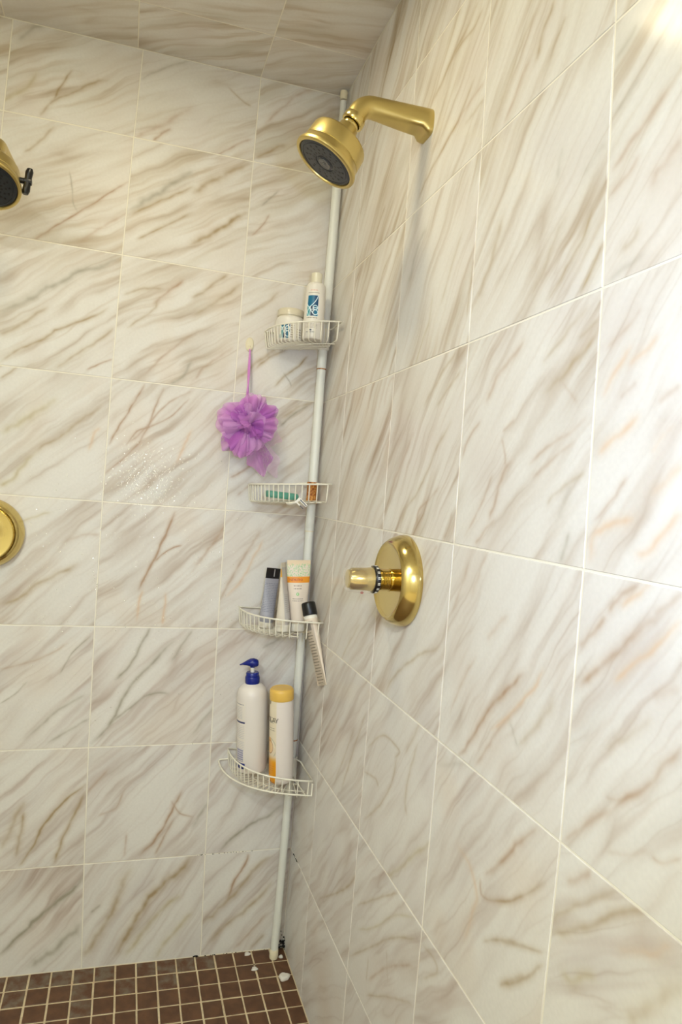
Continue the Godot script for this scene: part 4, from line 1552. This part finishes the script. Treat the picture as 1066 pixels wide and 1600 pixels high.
# the larger veins of the tiles: wall, width in mm, strength, tone, path in mm
func trace_veins() -> void:
	vein("B", 5, .7, "p", [-748, 1847, -710, 1885, -676, 1915, -630, 1955, -587, 1995, -541, 2035])
	vein("B", 3, .4, "g", [-653, 1937, -665, 1958, -669, 1992, -677, 2029])
	vein("B", 8, .35, "p", [-645, 1867, -614, 1895, -574, 1931, -534, 1966])
	vein("B", 6, .5, "b", [-384, 1990, -455, 1939, -513, 1897])
	vein("B", 5, .7, "b", [-721, 2192, -711, 2218, -700, 2242, -686, 2267])
	vein("B", 7, .5, "b", [-750, 2144, -725, 2185, -682, 2215, -644, 2248, -604, 2268])
	vein("B", 9, .35, "o", [-835, 2157, -813, 2175, -780, 2204, -763, 2242])
	vein("B", 12, .35, "p", [-533, 2145, -496, 2172, -471, 2191, -402, 2253])
	vein("B", 7, .7, "p", [-490, 2147, -470, 2167, -451, 2185])
	vein("B", 14, .6, "g", [-530, 1973, -481, 2010, -440, 2046, -391, 2093])
	vein("B", 7, .6, "b", [-529, 1956, -459, 2006, -389, 2053])
	vein("B", 7, .4, "b", [-779, 2049, -746, 2086, -717, 2127])
	vein("B", 10, .35, "g", [-806, 2306, -777, 2339, -751, 2359])
	vein("B", 6, .3, "g", [-530, 2287, -480, 2327, -410, 2368])
	vein("B", 12, .65, "b", [-379, 1913, -336, 1944, -292, 1981, -243, 2021])
	vein("B", 14, .5, "b", [-387, 2035, -345, 2076, -301, 2108, -243, 2149])
	vein("B", 5, .55, "p", [-229, 1960, -203, 1994, -186, 2025])
	vein("B", 5, .5, "g", [-207, 2045, -166, 2091])
	vein("B", 9, .5, "b", [-230, 2166, -189, 2194, -156, 2216])
	vein("B", 6, .45, "p", [-392, 2102, -336, 2146, -283, 2186, -247, 2209])
	vein("B", 8, .35, "p", [-217, 2253, -173, 2307, -127, 2356, -50, 2400])
	vein("B", 4, .4, "b", [-316, 2325, -277, 2299, -253, 2291])
	vein("B", 12, .55, "g", [-807, 1671, -751, 1709, -710, 1742, -671, 1770, -648, 1792, -596, 1814, -556, 1843])
	vein("B", 9, .5, "b", [-804, 1620, -760, 1648, -707, 1699])
	vein("B", 7, .55, "b", [-800, 1553, -764, 1588, -718, 1616, -676, 1652, -617, 1683, -569, 1717])
	vein("B", 7, .45, "b", [-675, 1557, -632, 1597, -581, 1640, -554, 1671])
	vein("B", 4, .6, "p", [-609, 1561, -577, 1581, -553, 1595])
	vein("B", 7, .4, "b", [-534, 1758, -488, 1780, -445, 1787])
	vein("B", 8, .55, "p", [-460, 1748, -427, 1785, -393, 1818])
	vein("B", 6, .35, "b", [-524, 1675, -463, 1730, -456, 1753])
	vein("B", 7, .4, "p", [-474, 1565, -433, 1616, -391, 1658, -363, 1685])
	vein("B", 8, .55, "g", [-407, 1551, -381, 1572, -359, 1617])
	vein("B", 5, .85, "p", [-548, 1381, -529, 1423, -510, 1461, -491, 1499, -472, 1542])
	vein("B", 5, .65, "p", [-552, 1309, -524, 1338, -496, 1368, -472, 1402, -453, 1445, -442, 1487, -424, 1539])
	vein("B", 4, .6, "p", [-505, 1385, -482, 1423, -444, 1441, -397, 1474, -359, 1519])
	vein("B", 5, .5, "p", [-497, 1395, -465, 1430, -408, 1505, -356, 1538])
	vein("B", 7, .5, "e", [-380, 1351, -365, 1394, -347, 1442])
	vein("B", 7, .5, "e", [-593, 1363, -583, 1404, -571, 1419])
	vein("B", 9, .45, "b", [-711, 1352, -688, 1372, -660, 1388, -626, 1426, -571, 1472])
	vein("B", 10, .4, "o", [-784, 1259, -754, 1288, -711, 1352])
	vein("B", 14, .35, "o", [-791, 1387, -754, 1413, -716, 1447, -670, 1479])
	vein("B", 6, .4, "b", [-798, 1515, -776, 1535, -758, 1554])
	vein("B", 10, .4, "b", [-367, 1731, -340, 1749, -301, 1783, -244, 1835])
	vein("B", 9, .4, "b", [-370, 1776, -326, 1811, -283, 1851])
	vein("B", 10, .45, "b", [-249, 1575, -218, 1607, -173, 1651, -99, 1715])
	vein("B", 6, .6, "b", [-190, 1620, -159, 1653, -116, 1678])
	vein("B", 6, .6, "b", [-139, 1579, -111, 1612, -83, 1635, -55, 1668])
	vein("B", 3, .5, "g", [-117, 1616, -98, 1594, -94, 1585])
	vein("B", 6, .65, "g", [-116, 1475, -84, 1508, -45, 1537])
	vein("B", 8, .4, "b", [-113, 1495, -65, 1534, -26, 1549])
	vein("B", 7, .6, "p", [-241, 1325, -200, 1352, -164, 1393])
	vein("B", 7, .4, "p", [-219, 1279, -178, 1320])
	vein("B", 8, .35, "b", [-229, 1752, -183, 1788, -147, 1827])
	vein("B", 8, .35, "p", [-355, 1562, -330, 1602, -291, 1635, -256, 1668])
	vein("B", 6, .95, "p", [-451, 1022, -440, 1055, -421, 1097, -402, 1149, -387, 1187, -376, 1225])
	vein("B", 4, .7, "p", [-417, 1097, -387, 1126, -352, 1142])
	vein("B", 6, .5, "e", [-451, 944, -449, 990, -443, 1022])
	vein("B", 6, .45, "e", [-388, 935, -386, 973, -384, 1015])
	vein("B", 10, .5, "b", [-767, 979, -729, 992, -691, 1029, -640, 1057, -601, 1081])
	vein("B", 3, .6, "g", [-625, 807, -611, 838, -592, 870, -560, 901])
	vein("B", 3, .5, "g", [-754, 738, -723, 760, -697, 790])
	vein("B", 5, .45, "p", [-758, 822, -720, 830, -661, 852, -613, 883])
	vein("B", 6, .45, "g", [-640, 637, -588, 671, -551, 692])
	vein("B", 7, .45, "g", [-689, 650, -651, 691, -612, 726, -559, 756])
	vein("B", 8, .7, "g", [-539, 632, -503, 672, -480, 722, -457, 773, -404, 837, -358, 889])
	vein("B", 7, .6, "g", [-493, 792, -461, 828, -430, 898, -414, 926])
	vein("B", 6, .6, "g", [-503, 677, -462, 712, -407, 753, -362, 752])
	vein("B", 6, .5, "g", [-359, 837, -330, 889, -311, 917])
	vein("B", 6, .3, "o", [-740, 1175, -701, 1195, -670, 1206])
	vein("B", 8, .35, "p", [-633, 1137, -597, 1152, -555, 1159])
	vein("B", 8, .45, "p", [-263, 970, -226, 1043, -201, 1092, -171, 1151, -149, 1191])
	vein("B", 9, .45, "p", [-322, 1073, -288, 1126, -259, 1171, -224, 1225])
	vein("B", 7, .4, "e", [-228, 1009, -189, 1058, -164, 1117, -138, 1167])
	vein("B", 8, .3, "g", [-237, 870, -208, 928, -172, 967])
	vein("B", 8, .4, "g", [-126, 870, -69, 904, -40, 929])
	vein("B", 8, .35, "g", [-292, 645, -258, 692, -228, 739])
	vein("B", 7, .3, "g", [-87, 810, -45, 860])
	vein("B", 6, .95, "b", [-687, 334, -665, 373, -650, 403, -643, 425, -605, 476, -550, 527])
	vein("B", 8, .5, "b", [-696, 353, -694, 389, -688, 433, -686, 469])
	vein("B", 8, .65, "b", [-609, 331, -599, 371, -585, 415, -570, 451, -548, 508])
	vein("B", 6, .4, "p", [-544, 504, -496, 565])
	vein("B", 5, .45, "p", [-510, 446, -472, 461, -453, 507])
	vein("B", 7, .75, "p", [-402, 333, -373, 364, -352, 395, -328, 451, -308, 492])
	vein("B", 6, .5, "p", [-366, 330, -350, 366, -326, 422])
	vein("B", 5, .4, "p", [-442, 333, -442, 394])
	vein("B", 4, .5, "p", [-334, 470, -309, 435, -277, 423])
	vein("B", 9, .95, "g", [-718, 118, -680, 154, -642, 194, -603, 230, -562, 257, -539, 291])
	vein("B", 16, .55, "g", [-651, 77, -619, 95, -584, 122, -532, 170])
	vein("B", 14, .5, "b", [-522, 76, -503, 120, -472, 176, -457, 217, -427, 298])
	vein("B", 14, .75, "b", [-448, 79, -416, 136, -372, 216, -342, 246, -307, 276, -272, 311])
	vein("B", 12, .4, "o", [-421, 70, -380, 131, -338, 183, -294, 217])
	vein("B", 12, .35, "o", [-352, 51, -306, 112, -260, 164])
	vein("B", 6, .5, "g", [-516, 196, -491, 212])
	vein("B", 12, .4, "b", [-733, 379, -712, 431, -688, 496])
	vein("B", 9, .7, "g", [-195, 328, -163, 359, -116, 390, -68, 411, -34, 438])
	vein("B", 7, .85, "p", [-166, 192, -150, 239, -128, 277, -120, 306])
	vein("B", 12, .5, "b", [-229, 131, -188, 165, -143, 209, -97, 264, -54, 294])
	vein("B", 12, .45, "b", [-206, 78, -161, 122, -100, 164, -49, 218])
	vein("B", 9, .4, "p", [-141, 44, -95, 93, -53, 138])
	vein("B", 9, .4, "g", [-275, 393, -250, 440, -228, 467])
	vein("B", 8, .4, "b", [-96, 43, -59, 78])
	vein("R", 9, .65, "b", [589, 2044, 617, 2054, 649, 2073, 679, 2090, 709, 2098, 749, 2122])
	vein("R", 7, .5, "b", [644, 2071, 690, 2086, 740, 2085, 771, 2098])
	vein("R", 8, .5, "p", [645, 1926, 692, 1943, 731, 1957, 768, 1965, 795, 1968])
	vein("R", 7, .7, "b", [561, 1877, 612, 1912, 672, 1933, 716, 1955, 755, 1992])
	vein("R", 9, .5, "p", [865, 1865, 889, 1886, 904, 1910, 921, 1921])
	vein("R", 9, .4, "b", [831, 1873, 866, 1915, 898, 1957, 926, 1986])
	vein("R", 7, .4, "b", [315, 2289, 378, 2310, 419, 2337])
	vein("R", 7, .4, "b", [494, 2207, 501, 2245, 530, 2271])
	vein("R", 8, .35, "b", [736, 1926, 773, 1935, 796, 1937])
	vein("R", 9, .7, "b", [943, 1911, 952, 1940, 965, 1959, 976, 1971])
	vein("R", 7, .5, "b", [974, 1890, 990, 1914, 1005, 1931])
	vein("R", 7, .45, "g", [1109, 1812, 1128, 1825, 1138, 1834])
	vein("R", 10, .35, "g", [1117, 1748, 1134, 1758, 1150, 1767])
	vein("R", 10, .65, "p", [1120, 1685, 1134, 1695, 1148, 1704, 1164, 1711, 1182, 1725, 1196, 1735])
	vein("R", 12, .5, "p", [1178, 1639, 1190, 1651, 1208, 1661, 1218, 1672])
	vein("R", 8, .4, "p", [1119, 1653, 1148, 1670, 1159, 1680])
	vein("R", 9, .3, "g", [1069, 1702, 1083, 1713, 1102, 1720])
	vein("R", 9, .3, "g", [1012, 1720, 1015, 1739, 1022, 1753])
	vein("R", 6, .55, "b", [303, 1870, 349, 1912, 378, 1939])
	vein("R", 6, .55, "b", [338, 1710, 367, 1741, 400, 1791, 436, 1816])
	vein("R", 12, .5, "g", [532, 1708, 564, 1760, 585, 1789, 614, 1803])
	vein("R", 14, .5, "b", [820, 1607, 846, 1639, 866, 1674, 886, 1724])
	vein("R", 6, .55, "b", [795, 1595, 803, 1656, 806, 1685])
	vein("R", 7, .35, "o", [604, 1540, 628, 1587, 653, 1618, 661, 1673])
	vein("R", 8, .5, "b", [661, 1469, 697, 1498, 736, 1526, 773, 1546])
	vein("R", 7, .4, "b", [709, 1461, 753, 1488, 789, 1511])
	vein("R", 10, .5, "p", [879, 1447, 902, 1482, 933, 1501, 968, 1521])
	vein("R", 8, .3, "b", [695, 1638, 728, 1698, 761, 1744])
	vein("R", 8, .35, "p", [462, 1489, 477, 1531, 512, 1547])
	vein("R", 8, .4, "b", [978, 1586, 1003, 1612, 1018, 1641, 1038, 1666])
	vein("R", 7, .65, "b", [1018, 1567, 1042, 1591, 1064, 1611, 1080, 1629, 1088, 1653])
	vein("R", 7, .7, "b", [1079, 1555, 1092, 1573, 1105, 1592, 1113, 1604])
	vein("R", 9, .4, "b", [1146, 1584, 1160, 1591, 1167, 1602])
	vein("R", 9, .35, "g", [1126, 1558, 1154, 1565, 1179, 1571])
	vein("R", 8, .4, "b", [1014, 1484, 1042, 1504, 1070, 1521, 1092, 1534])
	vein("R", 10, .65, "b", [1023, 1445, 1053, 1459, 1074, 1472, 1091, 1484, 1117, 1497])
	vein("R", 6, .45, "b", [1083, 1501, 1100, 1509, 1114, 1517])
	vein("R", 8, .6, "e", [1135, 1426, 1142, 1443, 1154, 1456, 1173, 1474])
	vein("R", 8, .5, "e", [1171, 1454, 1189, 1464, 1209, 1479])
	vein("R", 7, .4, "p", [1133, 1479, 1162, 1498, 1181, 1512])
	vein("R", 9, .4, "p", [1216, 1409, 1244, 1425])
	vein("R", 5, .4, "p", [1056, 1455, 1090, 1425])
	vein("R", 8, .35, "p", [1162, 1421, 1184, 1436])
	vein("R", 7, .5, "b", [593, 1241, 613, 1280, 664, 1316, 699, 1357, 731, 1395, 772, 1431])
	vein("R", 6, .5, "p", [669, 1254, 671, 1280, 719, 1307, 749, 1324])
	vein("R", 6, .5, "p", [774, 1237, 791, 1257, 797, 1285])
	vein("R", 6, .5, "p", [817, 1368, 835, 1401, 866, 1422])
	vein("R", 8, .7, "p", [913, 1277, 922, 1294, 930, 1319, 941, 1347, 961, 1361])
	vein("R", 4, .5, "p", [931, 1392, 941, 1371, 944, 1355])
	vein("R", 6, .45, "p", [845, 1249, 879, 1288, 899, 1319, 912, 1340])
	vein("R", 7, .45, "p", [878, 1239, 900, 1258, 929, 1278])
	vein("R", 6, .45, "p", [930, 1400, 960, 1418])
	vein("R", 8, .4, "p", [881, 1164, 900, 1205, 913, 1227])
	vein("R", 8, .4, "p", [510, 1250, 535, 1315, 582, 1373, 625, 1425])
	vein("R", 8, .4, "p", [697, 1167, 736, 1209, 755, 1226])
	vein("R", 8, .4, "p", [823, 1127, 852, 1177, 865, 1209])
	vein("R", 7, .5, "p", [1000, 1354, 1027, 1370, 1046, 1378, 1079, 1390, 1108, 1404])
	vein("R", 7, .4, "p", [1009, 1335, 1046, 1356, 1093, 1382])
	vein("R", 9, .75, "e", [1133, 1362, 1150, 1374, 1169, 1385, 1194, 1399])
	vein("R", 6, .55, "p", [1135, 1289, 1150, 1301, 1164, 1315, 1173, 1326, 1183, 1334])
	vein("R", 10, .7, "e", [1133, 1243, 1137, 1267, 1152, 1277, 1178, 1290, 1194, 1295])
	vein("R", 9, .75, "e", [1202, 1256, 1214, 1260, 1226, 1268, 1236, 1282, 1247, 1292, 1257, 1304])
	vein("R", 10, .4, "g", [1070, 1289, 1079, 1305, 1090, 1326])
	vein("R", 8, .45, "g", [1080, 1234, 1088, 1257, 1094, 1271])
	vein("R", 8, .75, "p", [1172, 1192, 1179, 1204, 1194, 1217, 1209, 1228])
	vein("R", 7, .6, "e", [1188, 1201, 1211, 1218, 1227, 1230])
	vein("R", 9, .55, "p", [1235, 1204, 1255, 1220, 1265, 1227])
	vein("R", 10, .4, "e", [1220, 1322, 1239, 1332, 1253, 1346])
	vein("R", 7, .4, "b", [1044, 1304, 1071, 1322, 1116, 1344])
	vein("R", 8, .3, "e", [1214, 1360, 1226, 1375, 1237, 1385])
	vein("R", 7, .55, "b", [589, 932, 613, 963, 672, 1005, 726, 1037, 792, 1063])
	vein("R", 8, .95, "p", [877, 920, 909, 954, 933, 989, 965, 1029, 1001, 1062, 1026, 1085])
	vein("R", 7, .5, "p", [926, 922, 954, 962, 989, 1009, 1034, 1050])
	vein("R", 5, .5, "b", [517, 794, 585, 844, 665, 847, 650, 826])
	vein("R", 5, .5, "b", [584, 745, 561, 751, 505, 739])
	vein("R", 6, .5, "b", [524, 651, 601, 717, 641, 773, 659, 826])
	vein("R", 6, .5, "b", [378, 649, 417, 725, 464, 813, 492, 857])
	vein("R", 7, .4, "b", [719, 754, 706, 777, 720, 840, 738, 883])
	vein("R", 5, .35, "b", [321, 633, 377, 717, 427, 800])
	vein("R", 9, .3, "g", [816, 880, 891, 914, 930, 932])
	vein("R", 7, .35, "p", [842, 973, 872, 1030, 908, 1079])
	vein("R", 7, .4, "b", [263, 869, 348, 962, 416, 1027])
	vein("R", 8, .35, "b", [693, 847, 733, 909, 785, 974])
	vein("R", 10, .3, "p", [932, 1108, 956, 1131, 978, 1152])
	vein("R", 6, .6, "b", [280, 340, 402, 428, 462, 477, 503, 522])
	vein("R", 8, .5, "o", [645, 604, 695, 643, 762, 709, 809, 751])
	vein("R", 5, .5, "b", [526, 477, 643, 564, 710, 612])
	vein("R", 7, .7, "p", [974, 795, 1014, 837, 1042, 873, 1054, 887])
	vein("R", 5, .7, "p", [965, 784, 973, 764, 1017, 785, 1066, 820])
	vein("R", 9, .5, "e", [935, 681, 951, 727, 957, 760, 936, 783, 898, 792])
	vein("R", 5, .55, "b", [982, 707, 1015, 732, 1074, 761])
	vein("R", 7, .5, "b", [1027, 679, 1076, 729])
	vein("R", 5, .55, "b", [503, 356, 594, 435, 700, 525, 793, 584])
	vein("R", 6, .6, "p", [606, 380, 692, 468, 785, 535])
	vein("R", 5, .5, "b", [602, 349, 702, 420, 788, 475])
	vein("R", 5, .4, "b", [815, 589, 858, 593, 861, 578, 817, 534])
	vein("R", 4, .4, "b", [598, 418, 597, 373])
	vein("R", 4, .4, "b", [678, 489, 692, 443])
	vein("R", 5, .4, "o", [536, 433, 616, 489, 701, 566, 772, 608])
	vein("R", 8, .5, "p", [955, 1015, 975, 1036, 998, 1062])
	vein("R", 6, .65, "e", [963, 990, 999, 1022, 1043, 1066, 1068, 1101])
	vein("R", 9, .5, "b", [1028, 997, 1056, 1023, 1075, 1048, 1090, 1072])
	vein("R", 8, .7, "p", [1130, 1146, 1149, 1166, 1169, 1186])
	vein("R", 10, .85, "p", [1133, 1098, 1151, 1119, 1182, 1147, 1201, 1167, 1221, 1184, 1243, 1202])
	vein("R", 7, .8, "e", [1188, 1122, 1211, 1145, 1235, 1167, 1267, 1199])
	vein("R", 7, .7, "p", [1191, 984, 1219, 1014, 1241, 1034, 1255, 1053, 1268, 1072, 1280, 1087])
	vein("R", 7, .5, "p", [1160, 955, 1193, 989])
	vein("R", 5, .4, "p", [1189, 1000, 1209, 1006, 1235, 1025])
	vein("R", 12, .3, "p", [1236, 1120, 1274, 1142])
	vein("R", 5, .4, "g", [1025, 993, 1015, 1004, 1005, 1014])
	vein("R", 9, .3, "b", [1183, 1049, 1212, 1072, 1243, 1099])
	vein("R", 6, .55, "p", [987, 803, 1024, 848, 1049, 880, 1079, 911])
	vein("R", 9, .55, "p", [1141, 881, 1161, 899, 1176, 915])
	vein("R", 5, .65, "b", [992, 772, 1036, 797, 1068, 825, 1101, 858])
	vein("R", 7, .5, "b", [1119, 826, 1148, 855, 1180, 886, 1215, 916])
	vein("R", 8, .65, "b", [1121, 810, 1154, 834, 1183, 861, 1217, 892, 1240, 910, 1252, 916])
	vein("R", 7, .5, "p", [1126, 922, 1160, 954, 1190, 984])
	vein("R", 5, .5, "p", [1257, 973, 1270, 975, 1291, 990])
	vein("R", 5, .6, "b", [999, 721, 1039, 747, 1077, 764, 1111, 782])
	vein("R", 6, .75, "b", [1031, 683, 1064, 712, 1091, 742, 1113, 767])
	vein("R", 9, .55, "o", [1145, 779, 1168, 790, 1195, 813])
	vein("R", 16, .45, "b", [1243, 803, 1261, 828, 1281, 855, 1302, 881])
	vein("R", 8, .35, "e", [1221, 861, 1262, 886, 1286, 909])
	vein("R", 6, .3, "p", [1195, 945, 1225, 959, 1252, 977])
	vein("C", 7, .6, "b", [-666, 17, -640, 60, -619, 105, -602, 141])
	vein("C", 8, .5, "b", [-631, 34, -612, 83, -576, 146])
	vein("C", 8, .35, "g", [-508, 92, -470, 145, -436, 176])
	vein("C", 6, .7, "b", [-228, 100, -187, 138, -151, 190])
	vein("C", 5, .6, "b", [-137, 122, -95, 138, -58, 168])
	vein("C", 5, .4, "b", [-378, 76, -358, 56, -342, 33])
	vein("C", 6, .4, "b", [-263, 188, -280, 115, -308, 47])
	vein("C", 9, .4, "b", [-196, 195, -154, 262, -111, 326])
	vein("C", 9, .35, "b", [-140, 44, -83, 98, -45, 144])


# ------------------------------------------------------------------ small materials
func blotched(a: Color, b: Color, c: Color, sd: int, size := 256) -> ImageTexture:
	var n := FastNoiseLite.new()
	n.seed = sd
	n.noise_type = FastNoiseLite.TYPE_SIMPLEX_SMOOTH
	n.frequency = 6.0 / size
	n.fractal_octaves = 4
	var g := FastNoiseLite.new()
	g.seed = sd + 9
	g.frequency = 40.0 / size
	var im := Image.create(size, size, false, Image.FORMAT_RGB8)
	for y in size:
		for x in size:
			var f := clampf(0.5 + n.get_noise_2d(x, y) * 1.3, 0.0, 1.0)
			var k := clampf(g.get_noise_2d(x, y) * 0.8, 0.0, 1.0)
			im.set_pixel(x, y, a.lerp(b, f).lerp(c, k * 0.5))
	return ImageTexture.create_from_image(im)


func build_small_materials() -> void:
	M.mosaic = []
	for k in 3:
		var m := StandardMaterial3D.new()
		m.albedo_texture = blotched(Color(0.35, 0.235, 0.155), Color(0.42, 0.285, 0.19), Color(0.32, 0.215, 0.145), 40 + k)
		m.roughness = 0.5
		M.mosaic.append(m)
	M.filmed = []
	for k in 2:
		var m := StandardMaterial3D.new()
		m.albedo_texture = blotched(Color(0.38, 0.25, 0.17), Color(0.46, 0.40, 0.335), Color(0.52, 0.47, 0.41), 60 + k)
		m.roughness = 0.6
		M.filmed.append(m)
	var mo := StandardMaterial3D.new()
	mo.albedo_texture = blotched(Color(0.88, 0.82, 0.68), Color(0.82, 0.74, 0.60), Color(0.66, 0.54, 0.40), 70)
	mo.uv1_triplanar = true
	mo.uv1_scale = Vector3(3, 3, 3)
	mo.roughness = 0.9
	M.mortar = mo
	M.rusty = StandardMaterial3D.new()
	M.rusty.albedo_texture = blotched(Color(0.50, 0.22, 0.05), Color(0.86, 0.62, 0.28), Color(0.90, 0.82, 0.66), 80, 128)
	M.rusty.uv1_triplanar = true
	M.rusty.uv1_scale = Vector3(22, 22, 22)
	M.rusty.roughness = 0.7
	M.bronze = plain(Color(0.42, 0.30, 0.14), 0.35, 1.0)
	M.cream = plain(Color(0.90, 0.86, 0.74), 0.45)
	M.cream_clear = plain(Color(0.88, 0.85, 0.75), 0.18)
	M.lid = plain(Color(0.84, 0.80, 0.70), 0.25)
	M.button = plain(Color(0.36, 0.35, 0.33), 0.15)
	M.polished = plain(Color(0.84, 0.76, 0.50), 0.15, 1.0)
	M.soap = plain(Color(0.36, 0.62, 0.54), 0.35)
	M.blue = plain(Color(0.05, 0.13, 0.50), 0.25)
	M.yellow = plain(Color(0.92, 0.75, 0.36), 0.33)
	M.ink = plain(Color(0.22, 0.20, 0.18), 0.6)
	M.red = plain(Color(0.75, 0.08, 0.12), 0.3)
	M.scrap = plain(Color(0.88, 0.86, 0.82), 0.7)
	M.mould = plain(Color(0.05, 0.045, 0.04), 0.9)
	M.cord = plain(Color(0.84, 0.54, 0.82), 0.6)
	M.net = [netting(Color(0.84, 0.54, 0.84, 0.54)), netting(Color(0.88, 0.64, 0.88, 0.50)), netting(Color(0.75, 0.41, 0.78, 0.58)), netting(Color(0.78, 0.46, 0.78, 0.62)), netting(Color(0.82, 0.60, 0.80, 0.30))]
	M.clear = plain(Color(1.0, 0.97, 0.9, 0.06), 0.06)
	M.clear.transparency = BaseMaterial3D.TRANSPARENCY_ALPHA
	M.water = plain(Color(0.97, 0.97, 0.96), 0.09, 0.75)  # silvery white body, so the drops read as flash glints
